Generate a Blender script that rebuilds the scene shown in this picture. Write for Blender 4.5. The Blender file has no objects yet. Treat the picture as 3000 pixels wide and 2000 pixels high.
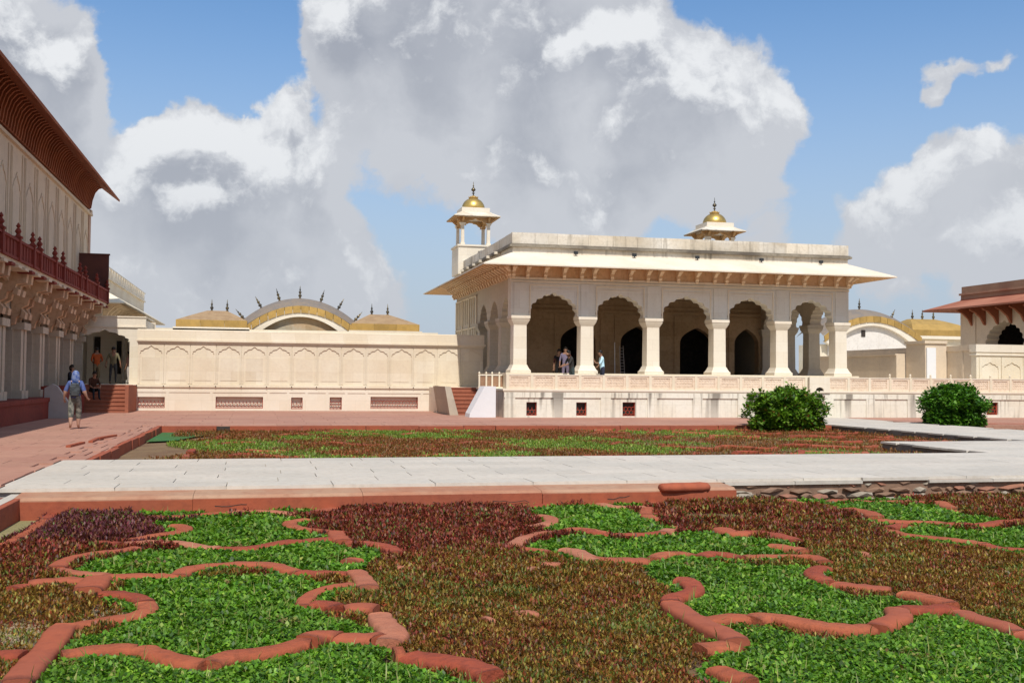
import bpy, bmesh, math, random
import numpy as np
from mathutils import Vector, Matrix
random.seed(7); np.random.seed(7)
R = math.radians
sc = bpy.context.scene
COL = sc.collection

# ------------------------------------------------------------------ camera
cam_data = bpy.data.cameras.new('camera'); cam = bpy.data.objects.new('camera', cam_data); COL.objects.link(cam)
cam_data.sensor_width = 36.0; cam_data.lens = 37.584; cam_data.clip_start = 0.1; cam_data.clip_end = 6000
yaw, pitch, roll = R(13.2), R(2.03), R(0.5)
fw = Vector((math.sin(yaw)*math.cos(pitch), math.cos(yaw)*math.cos(pitch), math.sin(pitch)))
rt = Vector((math.cos(yaw), -math.sin(yaw), 0)); up = rt.cross(fw)
rt2 = rt*math.cos(roll)+up*math.sin(roll); up2 = up*math.cos(roll)-rt*math.sin(roll)
M = Matrix((rt2, up2, -fw)).transposed().to_4x4(); M.translation = Vector((0, 0, 1.6))
cam.matrix_world = M
sc.camera = cam

# ------------------------------------------------------------------ light
SUN_EL = 54.0; SUN_DX = 0.10           # sun behind the camera, very slightly to its left
toward = Vector((SUN_DX*math.cos(R(SUN_EL)), math.cos(R(SUN_EL)), -math.sin(R(SUN_EL)))).normalized()
sd = bpy.data.lights.new('sun', 'SUN'); sun = bpy.data.objects.new('sun', sd); COL.objects.link(sun)
sd.energy = 4.2; sd.angle = R(0.53); sd.color = (1.0, 0.955, 0.88)
sun.rotation_euler = toward.to_track_quat('-Z', 'Y').to_euler()
sun.location = (-2, -20, 40)
sc.view_settings.view_transform = 'Standard'; sc.view_settings.look = 'None'
sc.view_settings.exposure = 0.0; sc.view_settings.gamma = 1.0; sc.view_settings.use_curve_mapping = False

world = bpy.data.worlds.new('World'); sc.world = world; world.use_nodes = True
SUN_DIR = -toward
def N(nt, typ, **kw):
    n = nt.nodes.new(typ)
    for k, v in kw.items(): setattr(n, k, v)
    return n
def math_node(nt, op, a, b=None, clamp=False):
    n = nt.nodes.new('ShaderNodeMath'); n.operation = op; n.use_clamp = clamp
    for i, v in enumerate((a, b)):
        if v is None: continue
        if isinstance(v, (int, float)): n.inputs[i].default_value = v
        else: nt.links.new(v, n.inputs[i])
    return n.outputs[0]
def mixrgb(nt, fac, a, b, mode='MIX'):
    n = nt.nodes.new('ShaderNodeMix'); n.data_type = 'RGBA'; n.blend_type = mode
    for i, v in ((0, fac), (6, a), (7, b)):
        if isinstance(v, (int, float)): n.inputs[i].default_value = v
        elif isinstance(v, (tuple, list)): n.inputs[i].default_value = (*v[:3], 1)
        else: nt.links.new(v, n.inputs[i])
    return n.outputs[2]
def maprange(nt, v, a, b, c, d, smooth=True):
    n = nt.nodes.new('ShaderNodeMapRange'); n.interpolation_type = 'SMOOTHSTEP' if smooth else 'LINEAR'
    nt.links.new(v, n.inputs[0])
    for i, x in enumerate((a, b, c, d)): n.inputs[i+1].default_value = x
    return n.outputs[0]

# clouds: (azimuth deg from +Y towards +X, elevation deg, radius deg, weight)
CLOUDS = [(3.89, 17.93, 3.11, 1.0), (7.15, 18.59, 4.76, 0.9), (12.12, 18.72, 5.12, 1.0), (16.75, 17.72, 4.76, 1.0), (21.33, 16.27, 4.39, 0.9), (24.91, 14.6, 4.02, 0.9), (26.67, 13.5, 2.74, 0.6), (6.65, 15.18, 4.76, 0.8), (11.25, 14.26, 5.49, 0.9), (16.78, 13.76, 5.49, 0.9), (22.24, 12.45, 4.39, 0.7), (3.03, 15.52, 2.38, 0.8), (19.49, 19.35, 2.2, 0.5), (9.44, 11.4, 4.21, 0.5), (14.97, 10.04, 4.76, 0.7), (20.45, 10.01, 3.66, 0.6), (-11.86, 16.88, 3.66, 1.0), (-10.11, 14.9, 2.56, 0.8), (-11.79, 13.91, 4.57, 0.9), (-7.89, 14.66, 2.01, 0.75), (-8.49, 12.97, 2.56, 0.8), (-11.25, 10.74, 4.02, 0.9), (-3.73, 13.21, 2.01, 1.0), (-1.33, 12.87, 2.01, 0.9), (1.47, 13.04, 1.83, 1.0), (-2.33, 10.92, 4.39, 1.0), (1.86, 10.79, 3.48, 0.9), (-6.67, 10.79, 2.2, 0.6), (-5.48, 8.67, 4.76, 0.9), (-0.38, 8.24, 5.49, 0.9), (4.19, 9.83, 2.74, 0.7), (-7.04, 5.16, 4.76, 0.7), (-1.19, 4.85, 5.49, 0.7), (4.07, 5.89, 3.66, 0.5), (4.4, 7.52, 2.74, 0.5), (34.56, 14.57, 1.46, 0.85), (34.07, 13.71, 1.01, 0.6), (36.14, 14.51, 1.1, 0.55), (37.39, 15.18, 1.1, 0.6), (37.82, 10.81, 2.2, 0.6), (35.02, 10.67, 2.01, 0.55), (33.24, 9.43, 2.38, 0.6), (36.41, 8.1, 3.66, 0.85), (38.24, 6.68, 3.29, 0.7), (33.39, 6.19, 3.66, 0.65), (30.6, 6.96, 2.74, 0.5), (12.22, 8.58, 2.93, 0.5), (24.92, 8.51, 3.66, 0.55), (26.67, 6.0, 2.74, 0.5), (18.64, 8.95, 3.66, 0.6), (38.07, 4.37, 3.66, 0.5), (6.79, 4.69, 2.93, 0.35), (7.7, 4.16, 1.83, 0.3), (8.54, 9.96, 2.2, 0.3), (-15.66, 15.71, 5.49, 0.9), (-16.9, 9.39, 6.4, 0.8), (9.3, 22.92, 6.4, 0.9), (18.55, 23.74, 4.57, 0.5), (43.16, 7.54, 4.76, 0.8)]
def cloud_group():
    g = bpy.data.node_groups.new('cloud_density', 'ShaderNodeTree')
    g.interface.new_socket('Vector', in_out='INPUT', socket_type='NodeSocketVector')
    g.interface.new_socket('Density', in_out='OUTPUT', socket_type='NodeSocketFloat')
    g.interface.new_socket('Billow', in_out='OUTPUT', socket_type='NodeSocketFloat')
    gi = g.nodes.new('NodeGroupInput'); go = g.nodes.new('NodeGroupOutput')
    # the cloud layer seen from below: noise stretched towards the horizon
    ns = N(g, 'ShaderNodeTexNoise'); ns.inputs['Scale'].default_value = 9.0; ns.inputs['Detail'].default_value = 6; ns.inputs['Roughness'].default_value = 0.55
    g.links.new(gi.outputs[0], ns.inputs['Vector'])
    sub = N(g, 'ShaderNodeVectorMath', operation='SUBTRACT'); g.links.new(ns.outputs['Color'], sub.inputs[0]); sub.inputs[1].default_value = (.5, .5, .5)
    mul = N(g, 'ShaderNodeVectorMath', operation='SCALE'); g.links.new(sub.outputs[0], mul.inputs[0]); mul.inputs['Scale'].default_value = 0.12
    add = N(g, 'ShaderNodeVectorMath', operation='ADD'); g.links.new(gi.outputs[0], add.inputs[0]); g.links.new(mul.outputs[0], add.inputs[1])
    tot = None
    for az, el, rad, w in CLOUDS:
        d = (math.sin(R(az))*math.cos(R(el)), math.cos(R(az))*math.cos(R(el)), math.sin(R(el)))
        dn = N(g, 'ShaderNodeVectorMath', operation='DISTANCE'); g.links.new(add.outputs[0], dn.inputs[0]); dn.inputs[1].default_value = d
        v = maprange(g, dn.outputs['Value'], R(rad)*1.15, R(rad)*0.2, 0, w)
        tot = v if tot is None else math_node(g, 'ADD', tot, v)
    # broken cloud everywhere else, at about the same cover
    n2 = N(g, 'ShaderNodeTexNoise'); n2.inputs['Scale'].default_value = 2.6; n2.inputs['Detail'].default_value = 7; n2.inputs['Roughness'].default_value = 0.55
    g.links.new(gi.outputs[0], n2.inputs['Vector'])
    el_ = N(g, 'ShaderNodeVectorMath', operation='DISTANCE'); g.links.new(gi.outputs[0], el_.inputs[0]); el_.inputs[1].default_value = (math.sin(R(13)), math.cos(R(13)), 0.16)
    outside = maprange(g, el_.outputs['Value'], 0.55, 0.85, 0, 1)
    field = math_node(g, 'MULTIPLY', maprange(g, n2.outputs[0], 0.42, 0.62, 0, 1.0), outside)
    tot = math_node(g, 'ADD', tot, field)
    det = N(g, 'ShaderNodeTexNoise'); det.inputs['Scale'].default_value = 21.0; det.inputs['Detail'].default_value = 8; det.inputs['Roughness'].default_value = 0.6
    g.links.new(add.outputs[0], det.inputs['Vector'])
    med = N(g, 'ShaderNodeTexNoise'); med.inputs['Scale'].default_value = 6.5; med.inputs['Detail'].default_value = 3; med.inputs['Roughness'].default_value = 0.5
    g.links.new(add.outputs[0], med.inputs['Vector'])
    vor = N(g, 'ShaderNodeTexVoronoi'); vor.feature = 'SMOOTH_F1'; vor.inputs['Scale'].default_value = 17.0; vor.inputs['Smoothness'].default_value = 0.6; vor.inputs['Detail'].default_value = 0.0; vor.inputs['Roughness'].default_value = 0.5; vor.normalize = True
    g.links.new(add.outputs[0], vor.inputs['Vector'])
    bil = math_node(g, 'ADD', math_node(g, 'MULTIPLY', det.outputs[0], 1.15), math_node(g, 'MULTIPLY', med.outputs[0], 0.9))
    bil = math_node(g, 'SUBTRACT', bil, math_node(g, 'MULTIPLY', vor.outputs['Distance'], 0.75))
    g.links.new(bil, go.inputs[1])
    tot = math_node(g, 'ADD', tot, math_node(g, 'SUBTRACT', bil, 0.80))
    g.links.new(tot, go.inputs[0])
    return g
nt = world.node_tree; nt.nodes.clear()
wout = N(nt, 'ShaderNodeOutputWorld'); bg = N(nt, 'ShaderNodeBackground'); nt.links.new(bg.outputs[0], wout.inputs[0])
sky = N(nt, 'ShaderNodeTexSky'); sky.sky_type = 'NISHITA'; sky.sun_disc = False
sky.sun_elevation = R(SUN_EL); sky.sun_rotation = math.atan2(SUN_DIR.x, SUN_DIR.y)
sky.air_density = 1.0; sky.dust_density = 0.6; sky.ozone_density = 2.2
tc = N(nt, 'ShaderNodeTexCoord'); DIR = tc.outputs['Generated']
grp = cloud_group()
g1 = N(nt, 'ShaderNodeGroup'); g1.node_tree = grp; nt.links.new(DIR, g1.inputs[0])
sh = N(nt, 'ShaderNodeVectorMath', operation='ADD'); nt.links.new(DIR, sh.inputs[0]); sh.inputs[1].default_value = (-0.008, -0.006, 0.032)
g2 = N(nt, 'ShaderNodeGroup'); g2.node_tree = grp; nt.links.new(sh.outputs[0], g2.inputs[0])
dens = g1.outputs[0]
alpha = maprange(nt, dens, 0.22, 0.60, 0, 1)
thick = maprange(nt, dens, 0.8, 2.3, 0, 1)
edge = maprange(nt, math_node(nt, 'ADD', math_node(nt, 'MULTIPLY', math_node(nt, 'SUBTRACT', dens, g2.outputs[0]), .45), math_node(nt, 'MULTIPLY', math_node(nt, 'SUBTRACT', g1.outputs[1], g2.outputs[1]), 1.1)), 0.02, 0.74, 0, 1)
STR = 0.10
def sc_(c): return tuple(x/STR for x in c)
bn = N(nt, 'ShaderNodeTexNoise'); bn.inputs['Scale'].default_value = 7.0; bn.inputs['Detail'].default_value = 5; nt.links.new(DIR, bn.inputs['Vector'])
thick = math_node(nt, 'ADD', thick, maprange(nt, bn.outputs[0], .35, .65, .22, -.30), clamp=True)
body = mixrgb(nt, thick, sc_((0.60, 0.615, 0.65)), sc_((0.385, 0.405, 0.455)))
cl = mixrgb(nt, edge, body, sc_((0.86, 0.87, 0.88)))
skyc = mixrgb(nt, 1.0, sky.outputs[0], (1.0, 1.30, 1.50), 'MULTIPLY')
# thin veil of cloud low in the sky
sep = N(nt, 'ShaderNodeSeparateXYZ'); nt.links.new(DIR, sep.inputs[0])
veil = maprange(nt, sep.outputs[2], 0.0, 0.38, 0.95, 0.0)
skyc = mixrgb(nt, veil, skyc, sc_((0.47, 0.53, 0.62)))
cl = mixrgb(nt, maprange(nt, sep.outputs[2], 0.02, 0.26, 0.50, 0.0), cl, sc_((0.52, 0.555, 0.62)))
fin = mixrgb(nt, math_node(nt, 'MULTIPLY', alpha, 0.94), skyc, cl)
nt.links.new(fin, bg.inputs[0]); bg.inputs[1].default_value = STR
world.cycles.sampling_method = 'MANUAL'; world.cycles.sample_map_resolution = 512

# ------------------------------------------------------------------ helpers
def finish(me, mats):
    for m in (mats if isinstance(mats, (list, tuple)) else [mats]): me.materials.append(m)
def link(o, parent=None, world=False):
    COL.objects.link(o)
    if parent is not None:
        o.parent = parent
        if world: o.matrix_parent_inverse = Matrix.Identity(4)
    return o
def tag(o, label=None, cat=None, group=None, kind=None):
    if label: o['label'] = label
    if cat: o['category'] = cat
    if group: o['group'] = group
    if kind: o['kind'] = kind
    return o
def thing(name, label, cat, loc=(0, 0, 0), group=None, rz=0):
    o = bpy.data.objects.new(name, None); o.location = loc; o.rotation_euler = (0, 0, rz); o.empty_display_size = .3
    COL.objects.link(o); return tag(o, label, cat, group)
class MB:
    """collects shapes and links them as one mesh object"""
    def __init__(s): s.v = []; s.f = []; s.m = []; s.mi = 0
    def add(s, vs, fs):
        b = len(s.v); s.v += [tuple(v) for v in vs]; s.f += [tuple(b+i for i in f) for f in fs]; s.m += [s.mi]*len(fs); return s
    def box(s, x0, x1, y0, y1, z0, z1):
        return s.add([(x0,y0,z0),(x1,y0,z0),(x1,y1,z0),(x0,y1,z0),(x0,y0,z1),(x1,y0,z1),(x1,y1,z1),(x0,y1,z1)],
                     [(0,3,2,1),(4,5,6,7),(0,1,5,4),(1,2,6,5),(2,3,7,6),(3,0,4,7)])
    def frustum(s, cx, cy, z0, z1, a0, b0, a1, b1, cx1=None, cy1=None):
        cx1 = cx if cx1 is None else cx1; cy1 = cy if cy1 is None else cy1
        return s.add([(cx-a0,cy-b0,z0),(cx+a0,cy-b0,z0),(cx+a0,cy+b0,z0),(cx-a0,cy+b0,z0),(cx1-a1,cy1-b1,z1),(cx1+a1,cy1-b1,z1),(cx1+a1,cy1+b1,z1),(cx1-a1,cy1+b1,z1)],
                     [(0,3,2,1),(4,5,6,7),(0,1,5,4),(1,2,6,5),(2,3,7,6),(3,0,4,7)])
    def prism_y(s, poly, y0, y1):       # outline in x,z pushed along y
        n = len(poly); a = sum(poly[i][0]*poly[(i+1)%n][1]-poly[(i+1)%n][0]*poly[i][1] for i in range(n))
        if a < 0: poly = poly[::-1]
        return s.add([(x,y0,z) for x,z in poly]+[(x,y1,z) for x,z in poly], [tuple(range(n)), tuple(range(2*n-1,n-1,-1))]+[(i, i+n, (i+1)%n+n, (i+1)%n) for i in range(n)])
    def prism_x(s, poly, x0, x1):       # outline in y,z pushed along x
        n = len(poly); a = sum(poly[i][0]*poly[(i+1)%n][1]-poly[(i+1)%n][0]*poly[i][1] for i in range(n))
        if a > 0: poly = poly[::-1]
        return s.add([(x0,y,z) for y,z in poly]+[(x1,y,z) for y,z in poly], [tuple(range(n)), tuple(range(2*n-1,n-1,-1))]+[(i, i+n, (i+1)%n+n, (i+1)%n) for i in range(n)])
    def lathe(s, prof, cx, cy, cz=0, n=16, axis=None):
        q = Vector((0,0,1)).rotation_difference(axis) if axis is not None else None
        vs = []; k = len(prof)
        for i in range(n):
            a = 2*math.pi*i/n
            for r, z in prof:
                p = Vector((r*math.cos(a), r*math.sin(a), z))
                if q: p = q @ p
                vs.append((cx+p.x, cy+p.y, cz+p.z))
        fs = []
        for i in range(n):
            j = (i+1) % n
            for t in range(k-1): fs.append((i*k+t, j*k+t, j*k+t+1, i*k+t+1))
        return s.add(vs, fs)
    def tube(s, p0, p1, r0, r1=None, n=8):
        r1 = r0 if r1 is None else r1
        p0 = Vector(p0); p1 = Vector(p1); d = p1-p0; L = d.length
        return s.lathe([(0,0),(r0,0),(r1,L),(0,L)], p0.x, p0.y, p0.z, n, d.normalized())
    def build(s, name, mats, parent=None, smooth=False, bevel=0):
        me = bpy.data.meshes.new(name); me.from_pydata(s.v, [], s.f); finish(me, mats)
        if any(s.m): me.polygons.foreach_set('material_index', s.m)
        if smooth: me.shade_smooth() if hasattr(me, 'shade_smooth') else None
        me.update(); o = bpy.data.objects.new(name, me)
        if bevel:
            b = o.modifiers.new('bevel', 'BEVEL'); b.width = bevel; b.segments = 1; b.limit_method = 'ANGLE'
        if smooth: me.polygons.foreach_set('use_smooth', [True]*len(me.polygons))
        return link(o, parent)
def struct(o): o['kind'] = 'structure'; return o

# ------------------------------------------------------------------ materials
def mat_base(name, rough=0.85):
    m = bpy.data.materials.new(name); m.use_nodes = True; t = m.node_tree
    b = t.nodes['Principled BSDF']; b.inputs['Roughness'].default_value = rough
    b.inputs['Specular IOR Level'].default_value = 0.25
    return m, t, b
def wallvec(t, sx=1.0, sz=1.0, flat=False):
    g = N(t, 'ShaderNodeNewGeometry'); s = N(t, 'ShaderNodeSeparateXYZ'); t.links.new(g.outputs['Position'], s.inputs[0])
    c = N(t, 'ShaderNodeCombineXYZ')
    if flat:
        t.links.new(math_node(t, 'MULTIPLY', s.outputs[0], sx), c.inputs[0]); t.links.new(math_node(t, 'MULTIPLY', s.outputs[1], sz), c.inputs[1])
    else:
        t.links.new(math_node(t, 'MULTIPLY', math_node(t, 'ADD', s.outputs[0], s.outputs[1]), sx), c.inputs[0])
        t.links.new(math_node(t, 'MULTIPLY', s.outputs[2], sz), c.inputs[1])
    return c.outputs[0], g.outputs['Position'], s
def noise(t, vec, scale, detail=4, rough=0.55):
    n = N(t, 'ShaderNodeTexNoise'); n.inputs['Scale'].default_value = scale; n.inputs['Detail'].default_value = detail; n.inputs['Roughness'].default_value = rough
    t.links.new(vec, n.inputs['Vector']); return n.outputs[0]
def bump(t, b, h, strength, dist=0.02):
    n = N(t, 'ShaderNodeBump'); n.inputs['Strength'].default_value = strength; n.inputs['Distance'].default_value = dist
    t.links.new(h, n.inputs['Height']); t.links.new(n.outputs[0], b.inputs['Normal'])
def stone(name, c1, c2, blocks=None, streak=0.0, dirt=0.15, dirtc=(.22,.17,.12), rough=0.85, flat=False, sc=1.0, bstr=0.25, joint=None, stain=None):
    m, t, b = mat_base(name, rough)
    wv, pos, sp = wallvec(t, flat=flat)
    big = maprange(t, noise(t, pos, 0.55*sc, 4), .35, .65, 0, 1)
    col = mixrgb(t, big, c1, c2)
    fine = noise(t, pos, 7*sc, 6, .65)
    col = mixrgb(t, maprange(t, fine, .42, .75, 0, dirt), col, dirtc)
    h = fine
    if blocks:
        br = N(t, 'ShaderNodeTexBrick'); t.links.new(wv, br.inputs['Vector'])
        br.inputs['Scale'].default_value = 1.0; br.inputs['Brick Width'].default_value = blocks[0]; br.inputs['Row Height'].default_value = blocks[1]
        br.inputs['Mortar Size'].default_value = 0.006 if joint is None else joint; br.inputs['Mortar Smooth'].default_value = .3; br.inputs['Bias'].default_value = 0
        br.inputs['Color1'].default_value = (1, 1, 1, 1); v = blocks[2]; br.inputs['Color2'].default_value = (*v, 1); br.inputs['Mortar'].default_value = (.84, .80, .76, 1)
        col = mixrgb(t, 1.0, col, br.outputs['Color'], 'MULTIPLY')
    if streak:
        sv, _, _ = wallvec(t, 3.0, 0.22)
        col = mixrgb(t, maprange(t, noise(t, sv, 1.0, 5, .6), .52, .75, 0, streak), col, dirtc)
    if stain:
        sv, _, _ = wallvec(t, 1.1, 0.06)
        fall = maprange(t, sp.outputs[2], stain[0], stain[1], .45, 1)
        ms = math_node(t, 'MULTIPLY', maprange(t, noise(t, sv, 1.0, 3, .5), .535, .585, 0, stain[2]), fall)
        col = mixrgb(t, ms, col, (.16, .135, .11))
        sv2, _, _ = wallvec(t, 6.0, 0.3)
        col = mixrgb(t, math_node(t, 'MULTIPLY', maprange(t, noise(t, sv2, 1.0, 4, .6), .54, .68, 0, stain[2]*.8), fall), col, (.2, .17, .13))
    t.links.new(col, b.inputs['Base Color'])
    bump(t, b, h, bstr)
    return m
MARBLE_N = stone('niche_marble', (.765,.69,.55), (.72,.63,.485), (1.15,.62,(.93,.90,.86)), streak=.16, dirt=.16, dirtc=(.45,.34,.24))
MARBLE = stone('cream_marble', (.765,.69,.55), (.725,.635,.49), (1.15,.62,(.94,.92,.88)), streak=.12, dirt=.10, dirtc=(.42,.33,.22))
MARBLE_W = stone('white_marble', (.78,.715,.60), (.745,.665,.54), (1.2,.5,(.95,.93,.9)), streak=.10, dirt=.08, dirtc=(.4,.34,.25))
TERRACE = stone('stained_marble', (.765,.74,.64), (.735,.69,.575), (1.05,.56,(.97,.96,.94)), streak=.3, dirt=.15, stain=(0.0,1.2,.85))
PARAPET = stone('weathered_parapet_marble', (.80,.74,.64), (.66,.58,.46), (1.3,.9,(.90,.86,.8)), streak=.9, dirt=.3, dirtc=(.24,.2,.15))
MOSSY = stone('blackened_moulding_marble', (.30,.26,.20), (.12,.10,.08), None, streak=.7, dirt=.6, dirtc=(.12,.10,.08))
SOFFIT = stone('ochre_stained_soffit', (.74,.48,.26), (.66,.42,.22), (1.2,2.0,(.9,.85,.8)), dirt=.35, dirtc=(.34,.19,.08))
GREYM = stone('shade_grey_marble', (.68,.665,.605), (.70,.66,.565), (1.3,.8,(.93,.92,.9)), streak=.15, dirt=.1)  # greyer marble, the spandrels' shade under the eave put into the colour
OCHRE = stone('ochre_sandstone', (.62,.42,.22), (.56,.35,.16), None, streak=.2, dirt=.35, dirtc=(.30,.16,.06))
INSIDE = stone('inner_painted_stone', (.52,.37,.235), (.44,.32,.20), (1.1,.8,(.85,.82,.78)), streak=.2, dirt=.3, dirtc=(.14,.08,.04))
DARKM = stone('shade_black_stone', (.05,.04,.035), (.035,.03,.028), None, dirt=.2)  # near-black, darkness of rooms, openings and cracks put into the colour
PAVE = stone('pink_sandstone_paving', (.43,.235,.17), (.40,.205,.15), None, dirt=.38, dirtc=(.25,.115,.08), flat=True, sc=.8, bstr=.2)
PAVE_R = stone('red_sandstone', (.37,.095,.045), (.32,.09,.05), None, streak=.2, dirt=.4, dirtc=(.17,.045,.03), bstr=.5)
PATHM = stone('path_marble', (.565,.51,.44), (.515,.475,.415), None, dirt=.38, dirtc=(.33,.28,.22), flat=True, bstr=.15)
LEDGE = stone('pale_red_ledge', (.42,.26,.17), (.38,.17,.10), None, dirt=.4, dirtc=(.25,.1,.06))
RUBBLE = [stone('rubble_%s' % n, a, c, None, dirt=.5, dirtc=(.14,.09,.06), bstr=.8) for n, a, c in (('brown',(.27,.16,.10),(.22,.14,.10)),('grey',(.30,.27,.22),(.36,.30,.23)),('red',(.34,.15,.09),(.28,.13,.09)))]
SOIL = stone('soil', (.22,.145,.075), (.17,.10,.055), None, dirt=.5, dirtc=(.09,.06,.035), flat=True, sc=2, bstr=.6)
MOSS = stone('yellow_green_soil', (.33,.27,.13), (.25,.22,.10), None, dirt=.6, dirtc=(.15,.12,.06), flat=True, sc=3, bstr=.6)
REDDK = stone('dark_red_sandstone', (.24,.045,.03), (.19,.035,.025), None, streak=.35, dirt=.4, dirtc=(.09,.02,.015), bstr=.4)
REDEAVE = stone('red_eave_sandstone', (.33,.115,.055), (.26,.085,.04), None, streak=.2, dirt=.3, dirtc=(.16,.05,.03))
WHITEP = stone('white_painted_plaster', (.74,.74,.74), (.70,.70,.71), None, dirt=.08, dirtc=(.5,.5,.5))
GREYP = stone('shade_grey_plaster', (.40,.37,.36), (.36,.33,.32), None, dirt=.15)  # the left cheek slab is white plaster, its shade put into this grey
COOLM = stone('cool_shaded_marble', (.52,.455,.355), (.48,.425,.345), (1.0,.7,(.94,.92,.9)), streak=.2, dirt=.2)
CREAMW = stone('cream_plaster', (.66,.54,.40), (.60,.49,.37), None, streak=.15, dirt=.15)
GREEN_CLOTH = stone('green_cloth', (.03,.15,.045), (.05,.13,.03), None, dirt=.2)
SKIRT = stone('shaded_stone_side', (.20,.17,.15), (.15,.13,.12), (.9,.4,(.8,.78,.76)), dirt=.5, dirtc=(.06,.05,.04))  # dark tone is the side faces' shade put into the colour
def metal(name, c, rough, met=1.0, patch=None):
    m, t, b = mat_base(name, rough); b.inputs['Metallic'].default_value = met
    g = N(t, 'ShaderNodeNewGeometry'); n = noise(t, g.outputs['Position'], 2.2, 5, .6)
    c2 = patch or tuple(x*.6 for x in c)
    t.links.new(mixrgb(t, maprange(t, n, .4, .65, 0, 1), c, c2), b.inputs['Base Color']); bump(t, b, n, .15)
    return m
GOLD = metal('gilded_copper', (.62,.42,.13), .38, .75, (.50,.33,.10))
GOLDW = metal('weathered_gilt', (.50,.32,.10), .6, .3, (.42,.27,.085))
ROOFG = metal('weathered_grey_copper', (.27,.215,.165), .65, .2, (.22,.19,.165))
ROOFT = metal('tan_copper', (.42,.285,.16), .6, .25, (.36,.235,.13))
IRON = metal('dark_metal', (.05,.055,.06), .5, .6)
FIN = metal('aged_finial_metal', (.09,.085,.075), .35, .7, (.2,.15,.07))
def plain(name, c, rough=.8, c2=None):
    m, t, b = mat_base(name, rough); g = N(t, 'ShaderNodeNewGeometry')
    n = noise(t, g.outputs['Position'], 9, 4)
    t.links.new(mixrgb(t, maprange(t, n, .35, .65, 0, 1), c, c2 or tuple(x*.8 for x in c)), b.inputs['Base Color'])
    return m
def leafmat(name):
    m, t, b = mat_base(name, .5); b.inputs['Specular IOR Level'].default_value = .35
    a = N(t, 'ShaderNodeAttribute'); a.attribute_name = 'leaf'; t.links.new(a.outputs['Color'], b.inputs['Base Color'])
    tr = N(t, 'ShaderNodeBsdfTranslucent'); t.links.new(mixrgb(t, 1.0, a.outputs['Color'], (1.5,1.6,.7), 'MULTIPLY'), tr.inputs[0])
    mx = N(t, 'ShaderNodeMixShader'); mx.inputs[0].default_value = .25
    t.links.new(b.outputs[0], mx.inputs[1]); t.links.new(tr.outputs[0], mx.inputs[2]); t.links.new(mx.outputs[0], t.nodes['Material Output'].inputs[0])
    return m
LEAF = leafmat('leaf')
# ------------------------------------------------------------------ ground, paths, pavements
o = struct(MB().box(-1500,1500,-600,2500,-1.2,-.6).build('ground', SOIL))
def slabs(name, mat, x0, x1, y0, y1, z, w, h, limit, rest=True, gap=.0015, th=.05, jit=.0015, parent=None, keep=None):
    """rows of paving stones along x, each a piece of the path"""
    meshes = []
    for k in range(4):
        mb = MB(); a, b_ = w/2-gap, h/2-gap
        mb.frustum(0,0,-th,0,a,b_,a-.006,b_-.006); me_o = mb.build('tmp', mat); me = me_o.data; bpy.data.objects.remove(me_o); me.name = 'slab'; meshes.append(me)
    n = 0; rows = int(round((y1-y0)/h)); far = MB()
    for r in range(rows):
        yy = y0+h*(r+.5); off = (r % 2)*w*.5 + random.uniform(-.1,.1)*w
        xx = x0+w/2-off
        while xx+w/2 <= x1+w*.5:
            a0, a1 = max(xx-w/2, x0), min(xx+w/2, x1)
            if a1-a0 > .15:
                if n < limit:
                    s = bpy.data.objects.new(name, meshes[random.randrange(4)]); s.location = ((a0+a1)/2, yy, z+random.uniform(-jit,0)); s.scale = ((a1-a0)/w, 1, 1)
                    s.rotation_euler = (random.uniform(-.0015,.0015), random.uniform(-.0015,.0015), 0)
                    link(s, parent); n += 1
                else: far.frustum((a0+a1)/2, yy, z-th, z+random.uniform(-jit,0), (a1-a0)/2-gap, h/2-gap, (a1-a0)/2-gap-.006, h/2-gap-.006)
            xx += w
    if far.v:
        f = far.build('far_'+name+'s', mat, parent); f['kind'] = 'stuff'
def vary_slab_material(m, lo=.92, hi=1.04):
    t = m.node_tree; b = t.nodes['Principled BSDF']; oi = N(t, 'ShaderNodeObjectInfo')
    src = b.inputs['Base Color'].links[0].from_socket
    v = maprange(t, oi.outputs['Random'], 0, 1, lo, hi, False)
    c = N(t, 'ShaderNodeCombineColor');
    for i in range(3): t.links.new(v, c.inputs[i])
    t.links.new(mixrgb(t, 1.0, src, c.outputs[0], 'MULTIPLY'), b.inputs['Base Color'])
vary_slab_material(MARBLE_N); vary_slab_material(PARAPET, .80, 1.05); vary_slab_material(GOLDW, .82, 1.08); vary_slab_material(PATHM); vary_slab_material(PAVE)
path = struct(MB().box(-3.62,70,16.35,21.72,-.6,-.03).build('marble_path', PATHM))
slabs('slab', PATHM, -3.62, 45, 16.3, 21.74, 0, 1.55, .68, 290, parent=path)
plat = struct(MB().box(16.5,31,21.74,26.1,-.6,-.03).build('marble_platform', SKIRT))
slabs('slab', PATHM, 16.46, 31, 21.75, 26.11, 0, 1.6, .73, 80, parent=plat)
cause = struct(MB().box(21.05,25.72,26.1,43.75,-.6,-.03).build('marble_causeway', SKIRT))
slabs('slab', PATHM, 21.02, 25.75, 26.12, 43.77, 0, 1.55, .75, 90, parent=cause)
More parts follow.
